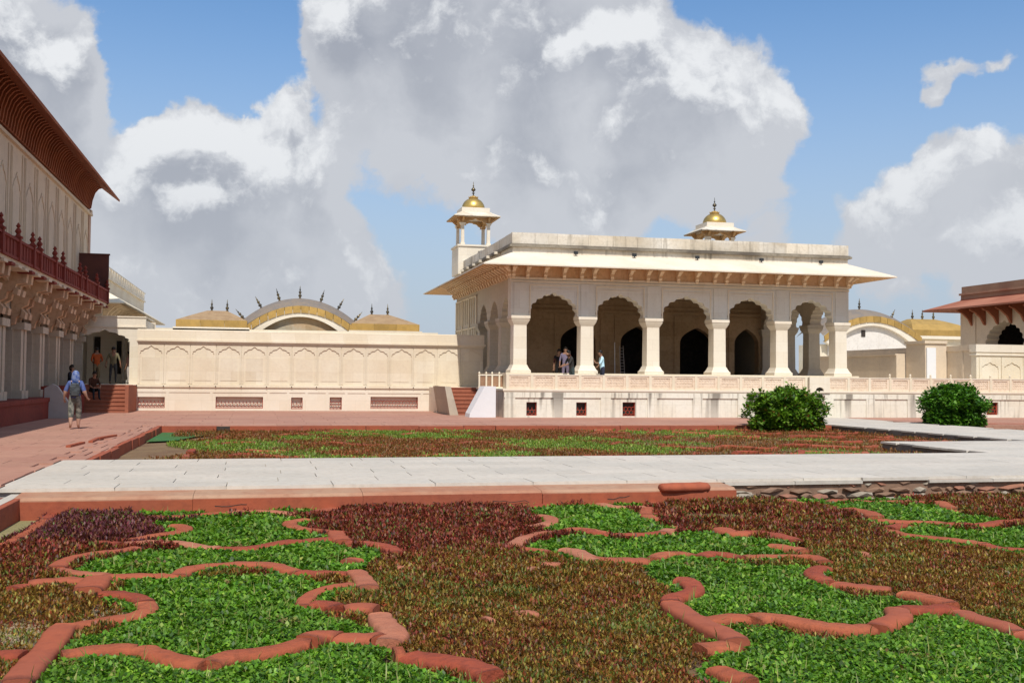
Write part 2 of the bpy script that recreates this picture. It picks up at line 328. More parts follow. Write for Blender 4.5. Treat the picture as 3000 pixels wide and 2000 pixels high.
# side faces of the platforms: stone courses with their shade painted in dark
pv = struct(MB().box(-30,-3.66,-5,49.2,-.6,-.03).box(-3.66,-3.22,21.9,36.75,-.6,-.03).build('pavement', PAVE))
slabs('slab', PAVE, -9.2, -3.66, 17.0, 36.8, 0, 1.35, .8, 130, parent=pv, th=.04)
slabs('slab', PAVE, -3.66, -3.24, 21.75, 36.8, 0, .42, 1.25, 13, parent=pv, th=.04, gap=.012, jit=.015)
pv2 = struct(MB().box(-3.66,60,36.85,52.6,-.6,-.03).box(-30,-3.66,49.2,52.6,-.6,-.03).build('far_pavement', PAVE))
slabs('slab', PAVE, -8.3, 21.0, 36.82, 44.8, 0, 1.8, 1.0, 130, parent=pv2, th=.04)
slabs('slab', PAVE, -8.3, 10, 44.8, 52.5, 0, 1.8, 1.1, 70, parent=pv2, th=.04)
slabs('slab', PAVE, 25.8, 40, 38.6, 43.8, 0, 1.8, 1.3, 30, parent=pv2, th=.04)

# near garden floor and its retaining edge
struct(MB().box(-3.2,45,-6,15.75,-1,-.38).build('garden_soil', SOIL))
struct(MB().box(-3.2,21.0,21.7,36.8,-1,-.25).build('far_garden_soil', SOIL))
struct(MB().box(25.75,60,21.7,37.6,-1,-.25).build('right_garden_soil', SOIL))
rw = thing('retaining_wall', 'long cracked red sandstone edging wall between the white path and the front flower bed', 'retaining wall', (0,15.75,-.38))
x = -3.25; i = 0
while x < 7.3:
    w = random.uniform(1.9,2.9); x1 = min(x+w, 7.35)
    c = MB(); c.prism_x([(-.02,0),(-.02,.27),(.05,.305),(.62,.335),(.62,0)], x+.003, x1-.003).build('coping_stone', LEDGE, rw)
    f = MB(); f.box(x+.003, x1-.003, -.05-.02*(i%2), -.021, -.02, .255+.006*(i%3)).build('facing_stone', PAVE_R, rw); x = x1; i += 1
# cracks in the facing: flat slivers, the darkness of gaps put into their colour
crack = MB()
for cx, n in ((1.6,7),(2.5,9),(3.4,6),(-.6,5),(5.2,4)):
    px, pz = cx, .16
    for k in range(n):
        qx, qz = px+random.uniform(.05,.12), pz+random.uniform(-.035,.035); qz = min(max(qz,.08),.22)
        crack.add([(px,-.0745,pz),(qx,-.0745,qz),(qx,-.0745,qz+.009),(px,-.0745,pz+.011)], [(0,1,2,3)]); px, pz = qx, qz
crack.build('crack', DARKM, rw)
# fallen round coping stone
cy = thing('fallen_coping_stone', 'fallen rounded red sandstone roll lying on the edging at the start of the rubble', 'stone block', (6.48,15.74,-.09))
mb = MB(); mb.lathe([(0,-.44),(.085,-.44),(.105,-.40),(.115,-.2),(.11,.1),(.118,.3),(.10,.42),(.06,.46),(0,.46)],0,0,.03,14,Vector((1,.06,0)).normalized()); lg_ = mb.build('stone', PAVE_R, cy, smooth=True); lg_.scale = (.93, 1.05, .72)
# rubble wall on the right
rb = thing('rubble_wall', 'crumbling rubble wall of brown and grey stones under the white path edge', 'rubble wall', (7.4,16.3,-.38))
MB().box(0,40,-.02,.4,-.1,.33).build('core', RUBBLE[0], rb)
stonem = []
for k in range(5):
    bm = bmesh.new(); bmesh.ops.create_icosphere(bm, subdivisions=1, radius=.5)
    for v in bm.verts: v.co *= random.uniform(.75,1.15)
    me = bpy.data.meshes.new('rubble'); bm.to_mesh(me); bm.free(); stonem.append(me)
    me.materials.append(RUBBLE[k % 3])
for r in range(4):
    x = random.uniform(-.1,.1)
    while x < 16:
        w = random.uniform(.16,.55)
        if len([c for c in rb.children]) < 260:
            s = bpy.data.objects.new('stone', random.choice(stonem)); s.location = (x+w/2, .05-.06*(3-r)+random.uniform(-.03,.03), .0+.088*r+random.uniform(-.02,.02))
            s.scale = (w*1.12, random.uniform(.16,.22), random.uniform(.075,.125)); s.rotation_euler = (0, random.uniform(-.2,.2), random.uniform(-.3,.3)); link(s, rb)
        x += w
for i in range(14):
    x = .3+i*1.25
    s = MB(); s.box(0, 1.243, 0, .28, 0, random.uniform(.045,.06)).build('edge_slab', PATHM, rb); s = rb.children[-1] if False else None
for i, c in enumerate([c for c in rb.children if c.name.startswith('edge_slab')]):
    c.location = (.0+i*1.25, -.08+random.uniform(-.03,.02), .325-random.choice((0,.0,.045)))
# left end of the bed: low wall, block and channel slab
lk = thing('bed_kerb', 'low red sandstone kerb wall along the left side of the front flower bed', 'kerb', (-3.27,8,-.38))
y = 0
while y < 8.6:
    h = min(random.uniform(1.2,1.9), 8.7-y)
    MB().box(-.13,.11,y+.005,y+h-.005,0,.30).build('kerb_stone', PAVE_R, lk, bevel=.01); y += h
tag(MB().box(-3.62,-3.4,10,16.0,-.4,-.09).build('channel_wall', REDDK), 'dark red stone strip beside the kerb at the far left of the front bed', 'kerb')
tag(MB().box(-3.39,-3.24,13,16.32,-.4,-.075).build('channel_slab', PATHM), 'short pale slab in the channel between red kerbs at the path corner', 'stone slab')
# far bed kerbs
fk = thing('far_bed_kerb', 'red sandstone kerb along the far side of the middle bed below the pink pavement', 'kerb', (-3.2,36.8,-.3))
x = 0; i = 0
while x < 24:
    w = random.uniform(1.1,2.4)
    if not (i == 1): MB().box(x+.01, min(x+w-.01,24.2), -.16-random.uniform(0,.05), .0, 0, .27+random.uniform(-.01,.012)).build('kerb_stone', PAVE_R, fk)
    else:
        w = .42; MB().box(x, x+w, -.08, -.02, 0, .26).build('drain_mouth', DARKM, fk)  # dark block, its colour gives the darkness inside the drain hole
    x += w; i += 1
fk2 = thing('side_bed_kerb', 'broken red sandstone kerb along the left side of the middle bed', 'kerb', (-3.22,21.8,-.3))
y = 0
while y < 15:
    h = random.uniform(.8,1.6)
    MB().box(-.02+random.uniform(-.02,.02), .11+random.uniform(-.02,.04), y+.01, min(y+h,14.9)-.01, 0, .29+random.uniform(-.02,.015)).build('kerb_stone', PAVE_R, fk2); y += h
fk3 = thing('right_bed_kerb', 'red sandstone kerb of the small bed behind the right-hand bush', 'kerb', (25.8,38.5,-.3))
for i in range(8): MB().box(i*1.6+.01, i*1.6+1.58, -.9, -.7, 0, .28+.01*(i%2)).build('kerb_stone', PAVE_R, fk3)
# loose broken kerb bits on the left pavement
for k, (x, y, a) in enumerate(((-4.1,26.2,1.5),(-3.95,27.9,1.6),(-3.85,29.4,1.4))):
    b_ = MB(); b_.box(-.7,.7,-.05,.05,0,.05); ob = b_.build('broken_kerb_piece', PAVE_R); ob.location = (x,y,0); ob.rotation_euler = (0,0,a)
    tag(ob, ('nearest','middle','farthest')[k]+' of the three thin broken stone strips lying on the pavement by the bed', 'stone strip', 'broken strips on the left pavement')

# ------------------------------------------------------------------ terrace
def grid_wall(mb, x0, x1, z0, z1, y0, y1, holes):
    xs = sorted({x0, x1, *[h[0] for h in holes], *[h[2] for h in holes]})
    for a, b_ in zip(xs, xs[1:]):
        hs = sorted([(h[1], h[3]) for h in holes if h[0] <= a+1e-6 and h[2] >= b_-1e-6])
        z = z0
        for p, q in hs:
            if p > z+1e-4: mb.box(a,b_,y0,y1,z,p)
            z = q
        if z1 > z+1e-4: mb.box(a,b_,y0,y1,z,z1)
def hexlattice(mb, x0, x1, z0, z1, y, cell, bar=.011, d=.03):
    r = cell/math.sqrt(3); segs = set()
    nx = int((x1-x0)/cell)+2; nz = int((z1-z0)/(1.5*r))+2
    for j in range(-1, nz):
        for i in range(-1, nx):
            cx = x0+(i+(j%2)*.5)*cell; cz = z0+j*1.5*r
            p = [(round(cx+r*math.sin(k*math.pi/3),3), round(cz+r*math.cos(k*math.pi/3),3)) for k in range(6)]
            for k in (0,1,2): segs.add((p[k], p[(k+1)%6]))
    for a, b_ in segs:
        mx, mz = (a[0]+b_[0])/2, (a[1]+b_[1])/2
        if not (x0 < mx < x1 and z0 < mz < z1): continue
        dx, dz = b_[0]-a[0], b_[1]-a[1]; L = math.hypot(dx,dz)
        if L < 1e-4: continue
        nx_, nz_ = -dz/L*bar, dx/L*bar
        q = [(a[0]+nx_,a[1]+nz_),(b_[0]+nx_,b_[1]+nz_),(b_[0]-nx_,b_[1]-nz_),(a[0]-nx_,a[1]-nz_)]
        mb.add([(u,y,w) for u,w in q]+[(u,y+d,w) for u,w in q], [(0,1,2,3),(0,4,5,1),(2,6,7,3),(1,5,6,2),(3,7,4,0)])
JALI_R = stone('red_lattice_stone', (.36,.055,.028), (.30,.045,.025), None, dirt=.3, dirtc=(.2,.05,.03))
def jali_window(parent, x0, z0, x1, z1, y):
    w = MB(); w.box(x0-.001,x1+.001,y+.22,y+.26,z0,z1).build('window', DARKM, parent)
    f = MB(); f.box(x0,x0+.03,y+.10,y+.2,z0,z1).box(x1-.03,x1,y+.10,y+.2,z0,z1).box(x0+.03,x1-.03,y+.10,y+.2,z0,z0+.03).box(x0+.03,x1-.03,y+.12,y+.2,z1-.03,z1)
    wf = parent.children[-1]
    win = [c for c in parent.children if c.name.startswith('window')][-1]
    f.build('frame', JALI_R, win)
    l = MB(); hexlattice(l, x0+.02, x1-.02, z0+.02, z0+(z1-z0)*.66, y+.10, .165, .011); l.build('lattice', JALI_R, win)

TZ = 1.2
tr = thing('terrace', 'white marble terrace wall with stained panels below the arcaded pavilion', 'terrace', (10,43.8,0))
TX0, TX1 = -0.05, 42.0      # local x, local y=0 is the front face
twin = [(.92,.08,1.38,.65),(3.11,.08,3.58,.65),(5.19,.06,5.78,.66),(23.16,.13,23.8,.72)]
mb = MB(); grid_wall(mb, TX0, TX1, 0, 1.12, 0, .3, twin); mb.box(TX0,TX1,.3,8,0,1.1); mb.build('wall', TERRACE, tr)
MB().box(TX0-.06,TX1,-.07,7.9,1.12,1.2).box(TX0-.03,TX1,-.035,.0,1.06,1.118).build('ledge', MARBLE_W, tr)
for h in twin: jali_window(tr, *h, 0)
mb = MB(); x = 0.0
mb.box(TX0+.002,13.9,-.05,-.002,.84,1.058).box(15.2,TX1-.01,-.05,-.002,.84,1.058)
px = .0
while px < 41.5:
    if not (13.6 < px < 15.3) and not any(h[0]-.44 < px < h[2]+.03 for h in twin): mb.box(px-.02,px+.42,-.045,-.002,.002,.838)
    px += 2.11
mb.box(13.9,15.2,-.06,-.002,.002,1.058)
mb.build('panel_frame', TERRACE, tr)
# cascade niches beside the bush: raised plates with niche shade put into the colour
mb = MB()
for r in range(4):
    for c in range(2):
        x = 14.46+c*.25; z = .95-r*.26
        mb.prism_y([(x-.07,z-.09),(x+.07,z-.09),(x+.07,z+.02),(x,z+.1),(x-.07,z+.02)], -.067,-.06)
mb.build('niche', plain('niche_shadow_stone',(.42,.30,.26)), tr)
MB().box(14.3,14.92,-.09,-.061,-.0+.002,1.1).build('cascade_slab', MARBLE_W, tr) if False else None
# terrace floors
struct(MB().box(-8.6,60,52.7,95,-.5,TZ-.004).box(8.12,60,50.02,52.7,-.5,TZ-.004).box(9.96,60,51.7,52,-.5,TZ-.01).box(9.96,60,44.1,50.02,-.5,TZ-.004).build('terrace_floor', MARBLE_W))
# railing
rl = thing('terrace_railing', 'low carved marble railing along the front of the terrace', 'railing', (10,43.86,TZ))
pm = MB(); pm.box(-.06,.06,-.06,.06,0,.62); pm.build('post', MARBLE, rl); post0 = rl.children[-1]
fin_me = MB(); fin_me.lathe([(0,0),(.045,0),(.05,.03),(.03,.06),(.05,.1),(.035,.15),(0,.19)],0,0,.62,8); fin0 = fin_me.build('knob', MARBLE, post0)
pn = MB(); pn.box(.06,1.0,-.03,.03,0,.12).box(.06,1.0,-.03,.03,.5,.58).box(.06,.16,-.03,.03,.12,.5).box(.9,1.0,-.03,.03,.12,.5).box(.16,.9,.0,.02,.12,.5)
for k in range(6):
    for j in range(3):
        cx, cz = .22+k*.125, .18+j*.125
        pn.add([(cx-.05,-.012,cz),(cx,-.012,cz-.05),(cx+.05,-.012,cz),(cx,-.012,cz+.05),(cx-.05,0,cz),(cx,0,cz-.05),(cx+.05,0,cz),(cx,0,cz+.05)], [(0,1,2,3),(0,4,5,1),(1,5,6,2),(2,6,7,3),(3,7,4,0)])
pn.build('panel', stone('carved_panel_marble', (.72,.58,.44),(.78,.65,.51), None, dirt=.4, dirtc=(.35,.22,.13)), rl); pan0 = [c for c in rl.children if c.name.startswith('panel')][0]
tp = MB(); tp.box(.06,1.0,-.05,.05,.58,.62); tp.build('top_rail', MARBLE_W, rl); top0 = [c for c in rl.children if c.name.startswith('top_rail')][0]
post0.location = (.1,0,0); pan0.location = (.1,0,0); top0.location = (.1,0,0)
for k in range(1, 38):
    x = .1+k*1.06
    if k in (13,): pass
    p = post0.copy(); link(p, rl); p.location = (x,0,0)
    if 10 + x > 27.6:
        q = fin0.copy(); link(q, p)
    if k < 37 and not (13.6 < x < 14.6):
        for src in (pan0, top0):
            q = src.copy(); link(q, rl); q.location = (x,0,0)
bpy.data.objects.remove(fin0)
# marble water outlet box in the railing
wb = thing('water_chute', 'small marble chute box with a dark arched mouth set in the railing above the bush', 'water chute', (24.5,43.7,1.2))
mb = MB(); mb.prism_y([(-.5,0),(-.5,.62),(.5,.62),(.5,0),(.2,0),(.19,.08),(.12,.14),(0,.17),(-.12,.14),(-.19,.08),(-.2,0)], 0,.12); mb.box(-.5,.5,.12,.3,0,.6); mb.box(-.52,.52,-.03,0,-.08,-.002); mb.build('front', MARBLE_W, wb)
MB().box(-.2,.2,.1,.118,0,.17).build('mouth', DARKM, wb)
# short railing by the right-hand stairs
sr = thing('stair_railing', 'short open marble railing with four posts at the head of the right stairs', 'railing', (9.5,47,TZ))
for k, x in enumerate((.03,.35,.62,.95)): MB().box(x-.035,x+.035,-.04,.04,0,.62).lathe([(0,.62),(.03,.62),(.05,.66),(.03,.72),(0,.75)],x,0,0,8).build('post', MARBLE, sr)
MB().box(-.02,1.25,-.03,.03,.56,.61).box(-.02,1.25,-.03,.03,0,.06).build('rail', MARBLE_W, sr)
MB().box(0,1.22,.005,.025,.06,.56).build('panel', plain('brown_panel_stone',(.34,.20,.12)), sr)

# ------------------------------------------------------------------ stairs
def stairs(name, label, x0, x1, y0, tread, n, H, mat, mat_side):
    t = thing(name, label, 'stairs', (x0, y0, 0)); w = x1-x0; r = H/n
    for i in range(n):
        s = MB(); s.box(0, w, i*tread, (n)*tread, i*r+.001, (i+1)*r-.045); s.box(-.0, w, i*tread-.03, (n)*tread, (i+1)*r-.044, (i+1)*r)
        s.build('step', mat, t)
    return t
STEP = stone('red_stair_stone', (.36,.13,.075), (.31,.11,.065), None, dirt=.35, dirtc=(.16,.06,.04))
ls = stairs('stairs', 'broad red sandstone stairs beside the balcony building leading up to the terrace', -8.3, -5.75, 49.3, .40, 7, TZ, STEP, STEP)
MB().box(2.551,2.7,-.05,3.2,0,TZ-.01).build('side_wall', STEP, ls)
MB().box(-.3,2.7,2.82,3.4,TZ-.1,TZ+.02).build('landing_slab', MARBLE_W, ls)
rs = stairs('stairs', 'narrow red stairs beside the sloping white cheek wall at the pavilion', 8.4, 9.9, 46.9, .44, 7, TZ, STEP, STEP)
MB().prism_y([(-.25,0),(.14,0),(-.22,1.26),(-.48,1.26)], -.25, 3.1).build('flank', COOLM, rs)
tag(MB().prism_y([(8.5,0),(9.62,0),(9.62,1.3),(9.14,1.3),(8.52,.16)], 43.9, 44.9).build('cheek_wall', WHITEP), 'white plastered cheek wall sloping down to the left beside the right stairs', 'cheek wall')
tag(MB().prism_y([(-7.86,0),(-7.86,1.12),(-7.6,1.28),(-7.42,1.2),(-6.95,.5),(-6.95,0)], 42.9, 43.2).build('cheek_wall', GREYP), 'white rounded cheek slab with its shade painted grey beside the plinth of the balcony building', 'cheek wall')

# ------------------------------------------------------------------ long carved wall
lw = thing('carved_wall', 'long cream marble screen wall with cusped niches over a basement of red lattice windows', 'wall', (-5.6,52.5,0))
WL = 16.45
bw = [(.02,.12,1.24,.64),(3.54,.11,5.72,.66),(7.04,.08,7.58,.64),(8.87,.05,9.45,.66),(10.84,.11,13.17,.69)]
mb = MB(); grid_wall(mb, 0, 14.3, 0, 1.1, 0, .3, bw); mb.box(0,14.3,.3,.6,0,1.1); mb.box(14.3,WL,.0,.6,0,1.1); mb.build('basement', MARBLE_W, lw)
for h in bw: jali_window(lw, *h, 0)
mb = MB(); mb.box(.0,14.3,-.025,-.001,.86,.98)
for a, b_ in ((1.3,3.4),(5.9,6.95),(7.7,8.8),(9.6,10.7),(13.3,14.28)): mb.box(a,a+.12,-.025,-.001,0,.86).box(b_-.12,b_,-.025,-.001,0,.86)
mb.build('basement_frame', MARBLE_W, lw)
MB().box(-.03,WL+.02,-.06,.6,1.1,1.19).box(-.01,WL,-.03,.6,1.19,1.24).build('ledge', MARBLE, lw)
MB().box(0,WL,.06,.7,1.24,3.2).build('wall', MARBLE, lw)
def cusp_arch(cx, w, zs, h, n=7, cusp=.10, pts=5, point=1.25):
    """outline of a cusped arch from the left spring to the right spring"""
    out = []; half = n or 2
    tot = 2*half*pts
    for i in range(tot+1):
        t = i/tot; a = math.pi*(1-t)
        bx = math.cos(a); bz = math.sin(a)
        # pointed profile
        bz = bz**.9 * (1 + (point-1)*max(0,1-abs(bx))**2)/point
        k = abs(math.sin(t*math.pi*n)) if n else 0
        s = 1-cusp*(1-k)
        out.append((cx+w/2*bx*s, zs+h*bz*(s if n else 1)))
    return out
NW = WL/14
for k in range(14):
    n = MB(); x0 = k*NW; cx = x0+NW/2
    arch = cusp_arch(cx, NW*.84, 2.70, .34, 5, .13, 4, 1.6)
    ax0, ax1 = cx-NW*.42, cx+NW*.42
    n.prism_y([(x0+.012,1.26),(x0+.012,3.13),(x0+NW-.012,3.13),(x0+NW-.012,1.26),(ax1,1.26),(ax1,2.70)]+arch[::-1][1:-1]+[(ax0,2.70),(ax0,1.26)], 0.02,.055)
    n.build('niche', MARBLE_N, lw)
    MB().box(ax0+.10,ax1-.10,.045,.059,1.42,2.5).build('niche_panel', MARBLE_N, lw)
MB().box(-.02,WL+.02,-.03,.7,3.14,3.2).box(-.08,WL+.10,-.1,.8,3.24,3.32).box(-.04,WL+.05,-.05,.75,3.2,3.24).prism_x([(-.06,3.32),(-.02,3.76),(.0,3.8),(.5,3.8),(.56,3.32)],-.03,WL+.03).build('coping', MARBLE, lw)
for k in range(13): MB().lathe([(0,0),(.025,0),(.025,.04),(0,.05)],(k+1)*NW*1.0,-.065,1.15,6,Vector((0,-1,0))).build('peg', DARKM, lw)

# ------------------------------------------------------------------ arcaded pavilion
PX, PY = 10.87, 46.5; PW = 16.8; PD = 14.5
pvl = thing('pavilion', 'cream marble arcaded pavilion with five cusped arches and two gilded rooftop kiosks', 'pavilion', (PX,PY,0))
FZ = 1.9; SPR = 4.47; WT = 6.2
colx = [.43, 3.57, 6.76, 10.07, 13.26, 16.38]
MB().box(-.25,PW+.25,-.25,PD+.2,TZ,FZ-.001).box(-.3,PW+.3,-.3,PD+.2,FZ-.12,FZ-.002).build('plinth', MARBLE, pvl)
def column(parent, x, y, mat, half=.31):
    c = MB(); c.frustum(x,y,FZ+.36,SPR-.42,half,half,half*.96,half*.96); c.build('column', mat, parent); ob = [q for q in parent.children if q.name.startswith('column')][-1]
    b_ = MB(); b_.box(x-half-.16,x+half+.16,y-half-.16,y+half+.16,FZ,FZ+.12)
    for k in range(6):
        t0, t1 = k/6, (k+1)/6; f = lambda t: half+.15-.13*(t**.7)
        b_.frustum(x,y,FZ+.12+.24*t0,FZ+.12+.24*t1,f(t0),f(t0),f(t1),f(t1))
    b_.build('base_moulding', mat, ob)
    k_ = MB(); k_.frustum(x,y,SPR-.42,SPR-.30,half*.97,half*.97,half+.06,half+.06); k_.frustum(x,y,SPR-.30,SPR-.18,half+.06,half+.06,half+.12,half+.12)
    k_.box(x-half-.10,x+half+.10,y-half-.10,y+half+.10,SPR-.18,SPR-.13); k_.box(x-half-.13,x+half+.13,y-half-.13,y+half+.13,SPR-.13,SPR)
    k_.build('capital', mat, ob)
for cx in colx: column(pvl, cx, .40, MARBLE_W)
def arcade_y(x0, x1, centres, half, y0, y1, top, mat, name, parent, spr=SPR):
    for i in range(len(centres)-1):
        a, b_ = centres[i], centres[i+1]
        l = x0 if i == 0 else (a); r = x1 if i == len(centres)-2 else (b_)
        w = b_-a-2*half; cx = (a+b_)/2
        arch = cusp_arch(cx, w, spr, 1.08, 9, .075, 5, 1.12)
        m = MB(); m.prism_y([(l,spr),(l,top),(r,top),(r,spr)]+arch[::-1], y0, y1); m.build(name, mat, parent)
arcade_y(0, PW, colx, .38, .12, .72, WT, GREYM, 'arch', pvl)
# proud frames round each bay, joined mouldings
for i in range(5):
    a, b_ = colx[i]+.42, colx[i+1]-.42; m = MB(); d = .09
    m.box(a,a+.06,d,.118,SPR+.01,5.84).box(b_-.06,b_,d,.118,SPR+.01,5.84).box(a,b_,d,.118,5.84,5.9).box(a+.14,b_-.14,.1,.118,5.70,5.72)
    m.build('bay_frame', MARBLE, pvl)
for i, cx in enumerate(colx): MB().box(cx-.3,cx+.3,.085,.118,SPR+.01,5.95).build('pilaster', GREYM, pvl)
MB().box(-.01,PW+.01,.07,.118,5.98,6.06).box(-.03,PW+.03,.04,.118,6.1,WT).build('string_course', MARBLE, pvl)
# upper wall, roof, parapet
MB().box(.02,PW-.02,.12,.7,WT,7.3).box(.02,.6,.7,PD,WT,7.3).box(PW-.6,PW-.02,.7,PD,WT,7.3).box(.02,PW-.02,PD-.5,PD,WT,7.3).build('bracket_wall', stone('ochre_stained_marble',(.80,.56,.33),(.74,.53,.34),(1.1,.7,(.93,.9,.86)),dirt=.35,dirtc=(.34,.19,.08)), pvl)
MB().box(.05,PW-.05,.1,PD,7.3,7.56).build('upper_band', PARAPET, pvl)
MB().box(.3,PW-.3,.5,PD-.3,7.2,7.45).build('roof', MARBLE, pvl)
m = MB(); m.box(-.1,PW+.1,-.05,PD+.1,7.56,7.66).box(-.04,PW+.04,.0,PD+.05,7.66,7.71); m.build('cornice', MOSSY, pvl)
k = 0; x = .02
while x < PW-.05:
    w = min(random.uniform(1.0,1.5), PW-.02-x)
    if PW-.02-x-w < .3: w = PW-.02-x
    MB().box(x+.004,x+w-.004,.08,.3,7.71,8.22+random.uniform(-.012,.006)).build('parapet_block', PARAPET, pvl); x += w
y = .31
while y < PD-.1:
    w = min(random.uniform(1.0,1.5), PD-y)
    MB().box(.02,.24,y+.01,y+w-.01,7.71,8.18+random.uniform(-.03,.02)).build('parapet_block', PARAPET, pvl)
    MB().box(PW-.24,PW-.02,y+.01,y+w-.01,7.71,8.18).build('parapet_block', PARAPET, pvl); y += w
for y in (2.6,4.4,6.3,8,9.7,11.2,12.6): MB().box(-.24,.1,y,y+.16,7.5,7.62).build('spout', PARAPET, pvl)
# sloping eave with thickness, four mitred slopes
OV = 1.6; zi, zo = 7.3, 6.62
EAVE = stone('eave_marble', (.755,.675,.56), (.71,.62,.49), (1.2,2.0,(.95,.93,.9)), streak=.08, dirt=.12)
def eave(mb, x0, x1, y0, y1, ov, zi, zo, th=.07):
    I = [(x0,y0),(x1,y0),(x1,y1),(x0,y1)]; O = [(x0-ov,y0-ov),(x1+ov,y0-ov),(x1+ov,y1+ov),(x0-ov,y1+ov)]
    vs = [(x,y,zi) for x,y in I]+[(x,y,zo) for x,y in O]+[(x,y,zi-th) for x,y in I]+[(x,y,zo-th*.8) for x,y in O]
    fs = []
    for i in range(4):
        j = (i+1)%4
        fs += [(i,4+i,4+j,j),(8+i,8+j,12+j,12+i),(4+i,12+i,12+j,4+j),(i,j,8+j,8+i)]
    mb.add(vs, fs)
m = MB(); eave(m, .0,PW,.1,PD,OV,zi,zo); m.build('eave', EAVE, pvl)
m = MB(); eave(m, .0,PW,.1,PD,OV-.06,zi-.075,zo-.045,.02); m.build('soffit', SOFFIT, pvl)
def bracket_profile(s=1.0):
    # (outward, up) s-shaped carved bracket
    return [(0,0),(.16,.02),(.24,.12),(.2,.26),(.34,.34),(.44,.44),(.42,.54),(.6,.60),(.82,.70),(.95,.74),(.95,.80),(0,1.02)]
BRM = stone('bracket_marble', (.84,.68,.48), (.78,.60,.41), None, streak=.2, dirt=.35, dirtc=(.40,.26,.14))
bm_ = MB(); bm_.prism_x([(-p*.95, q*.86) for p, q in bracket_profile()], -.075, .075); bm_.prism_x([(-.44,.5),(-.52,.44),(-.5,.38),(-.4,.36),(-.36,.44)],-.10,.10); bm_.prism_x([(-.02,0),(-.16,0),(-.13,-.07),(-.02,-.05)],-.07,.07)
br0 = bm_.build('bracket', BRM, pvl); bme = br0.data; bpy.data.objects.remove(br0)
def put_bracket(x, y, rz):
    o = bpy.data.objects.new('bracket', bme); link(o, pvl); o.location = (x,y,WT+.005); o.rotation_euler = (0,0,rz)
for i in range(5):
    a, b_ = colx[i], colx[i+1]
    for x in (a+.30, a+(b_-a)*.36, a+(b_-a)*.64, b_-.30): put_bracket(x, .12, 0)
for x in (.08, PW-.08): put_bracket(x, .12, 0)
y = .3
while y < PD: put_bracket(.02, y, -math.pi/2); put_bracket(PW-.02, y, math.pi/2) if y < 6 else None; y += .58
put_bracket(.02,.12,-math.pi/4); put_bracket(PW-.02,.12,math.pi/4)
# left side: three arches then blind carved wall, and inner arcade
sy = [.40, 2.95, 5.5, 8.05]
for y in sy[1:]:
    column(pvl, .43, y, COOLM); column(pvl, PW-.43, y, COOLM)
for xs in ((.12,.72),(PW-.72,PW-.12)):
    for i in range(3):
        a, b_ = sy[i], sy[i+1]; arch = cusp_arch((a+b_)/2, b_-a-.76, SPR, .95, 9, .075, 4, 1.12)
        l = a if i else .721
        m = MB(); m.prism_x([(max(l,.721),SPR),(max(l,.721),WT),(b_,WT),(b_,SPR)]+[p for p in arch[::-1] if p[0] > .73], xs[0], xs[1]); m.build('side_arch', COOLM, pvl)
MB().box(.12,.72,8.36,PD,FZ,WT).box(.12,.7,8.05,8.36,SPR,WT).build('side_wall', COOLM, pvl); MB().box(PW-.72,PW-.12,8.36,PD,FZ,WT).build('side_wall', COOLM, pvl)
m = MB(); y = 8.6
while y < PD-.3:
    m.box(.07,.118,y,y+.07,SPR+.1,5.9).box(.07,.118,y+.3,y+.35,3.0,SPR-.1); y += .62
m.box(.05,.118,8.4,PD-.05,4.3,4.36); m.box(.05,.118,8.4,PD-.05,5.95,6.0); m.box(.06,.118,8.4,PD-.05,2.9,2.96)
for yy in (8.4, 10.4, 12.4, PD-.2): m.box(.05,.118,yy,yy+.14,FZ,6.0)
m.build('side_panelling', MARBLE, pvl)
# inner row, back wall with dark doorways
BY = 8.0
m = MB(); m.box(.73,PW-.73,.73,BY+4,WT-.25,WT-.01); m.build('ceiling', INSIDE, pvl)
doors = [(4.55,6.5),(7.9,9.85),(11.3,13.25),(14.5,15.95)]
poly = [(.72,FZ),(.72,WT-.25),(PW-3.0,WT-.25),(PW-3.0,FZ)]
# back wall stands free of the right-hand end, so one looks through the last bay
poly = [(.72,FZ),(.72,WT-.26),(PW-.72,WT-.26),(PW-.72,FZ)]
for a, b_ in reversed([d for d in doors if d[1] < 16.2]):
    arch = cusp_arch((a+b_)/2, b_-a, 3.6, .9, 0, 0, 8, 1.25)
    poly += [(b_,FZ)]+arch[::-1]+[(a,FZ)]
m = MB(); m.prism_y(poly, BY, BY+.5); m.build('back_wall', INSIDE, pvl)
m = MB()
for a, b_ in [d for d in doors if d[1] < 16.2]:
    for xx in (a-.35, b_+.25): m.box(xx,xx+.1,BY-.05,BY-.002,FZ,5.0)
    m.box(a-.35,b_+.35,BY-.05,BY-.002,5.0,5.1)
m.box(.75,PW-.75,BY-.12,BY-.002,5.2,5.32).box(.75,PW-.75,BY-.08,BY-.002,5.5,5.56)
m.build('wall_moulding', INSIDE, pvl)
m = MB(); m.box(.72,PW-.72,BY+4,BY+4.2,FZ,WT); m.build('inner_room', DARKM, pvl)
MB().box(.72,PW-.72,BY+.5,BY+4,FZ+.0,FZ+.02).build('inner_floor', DARKM, pvl)
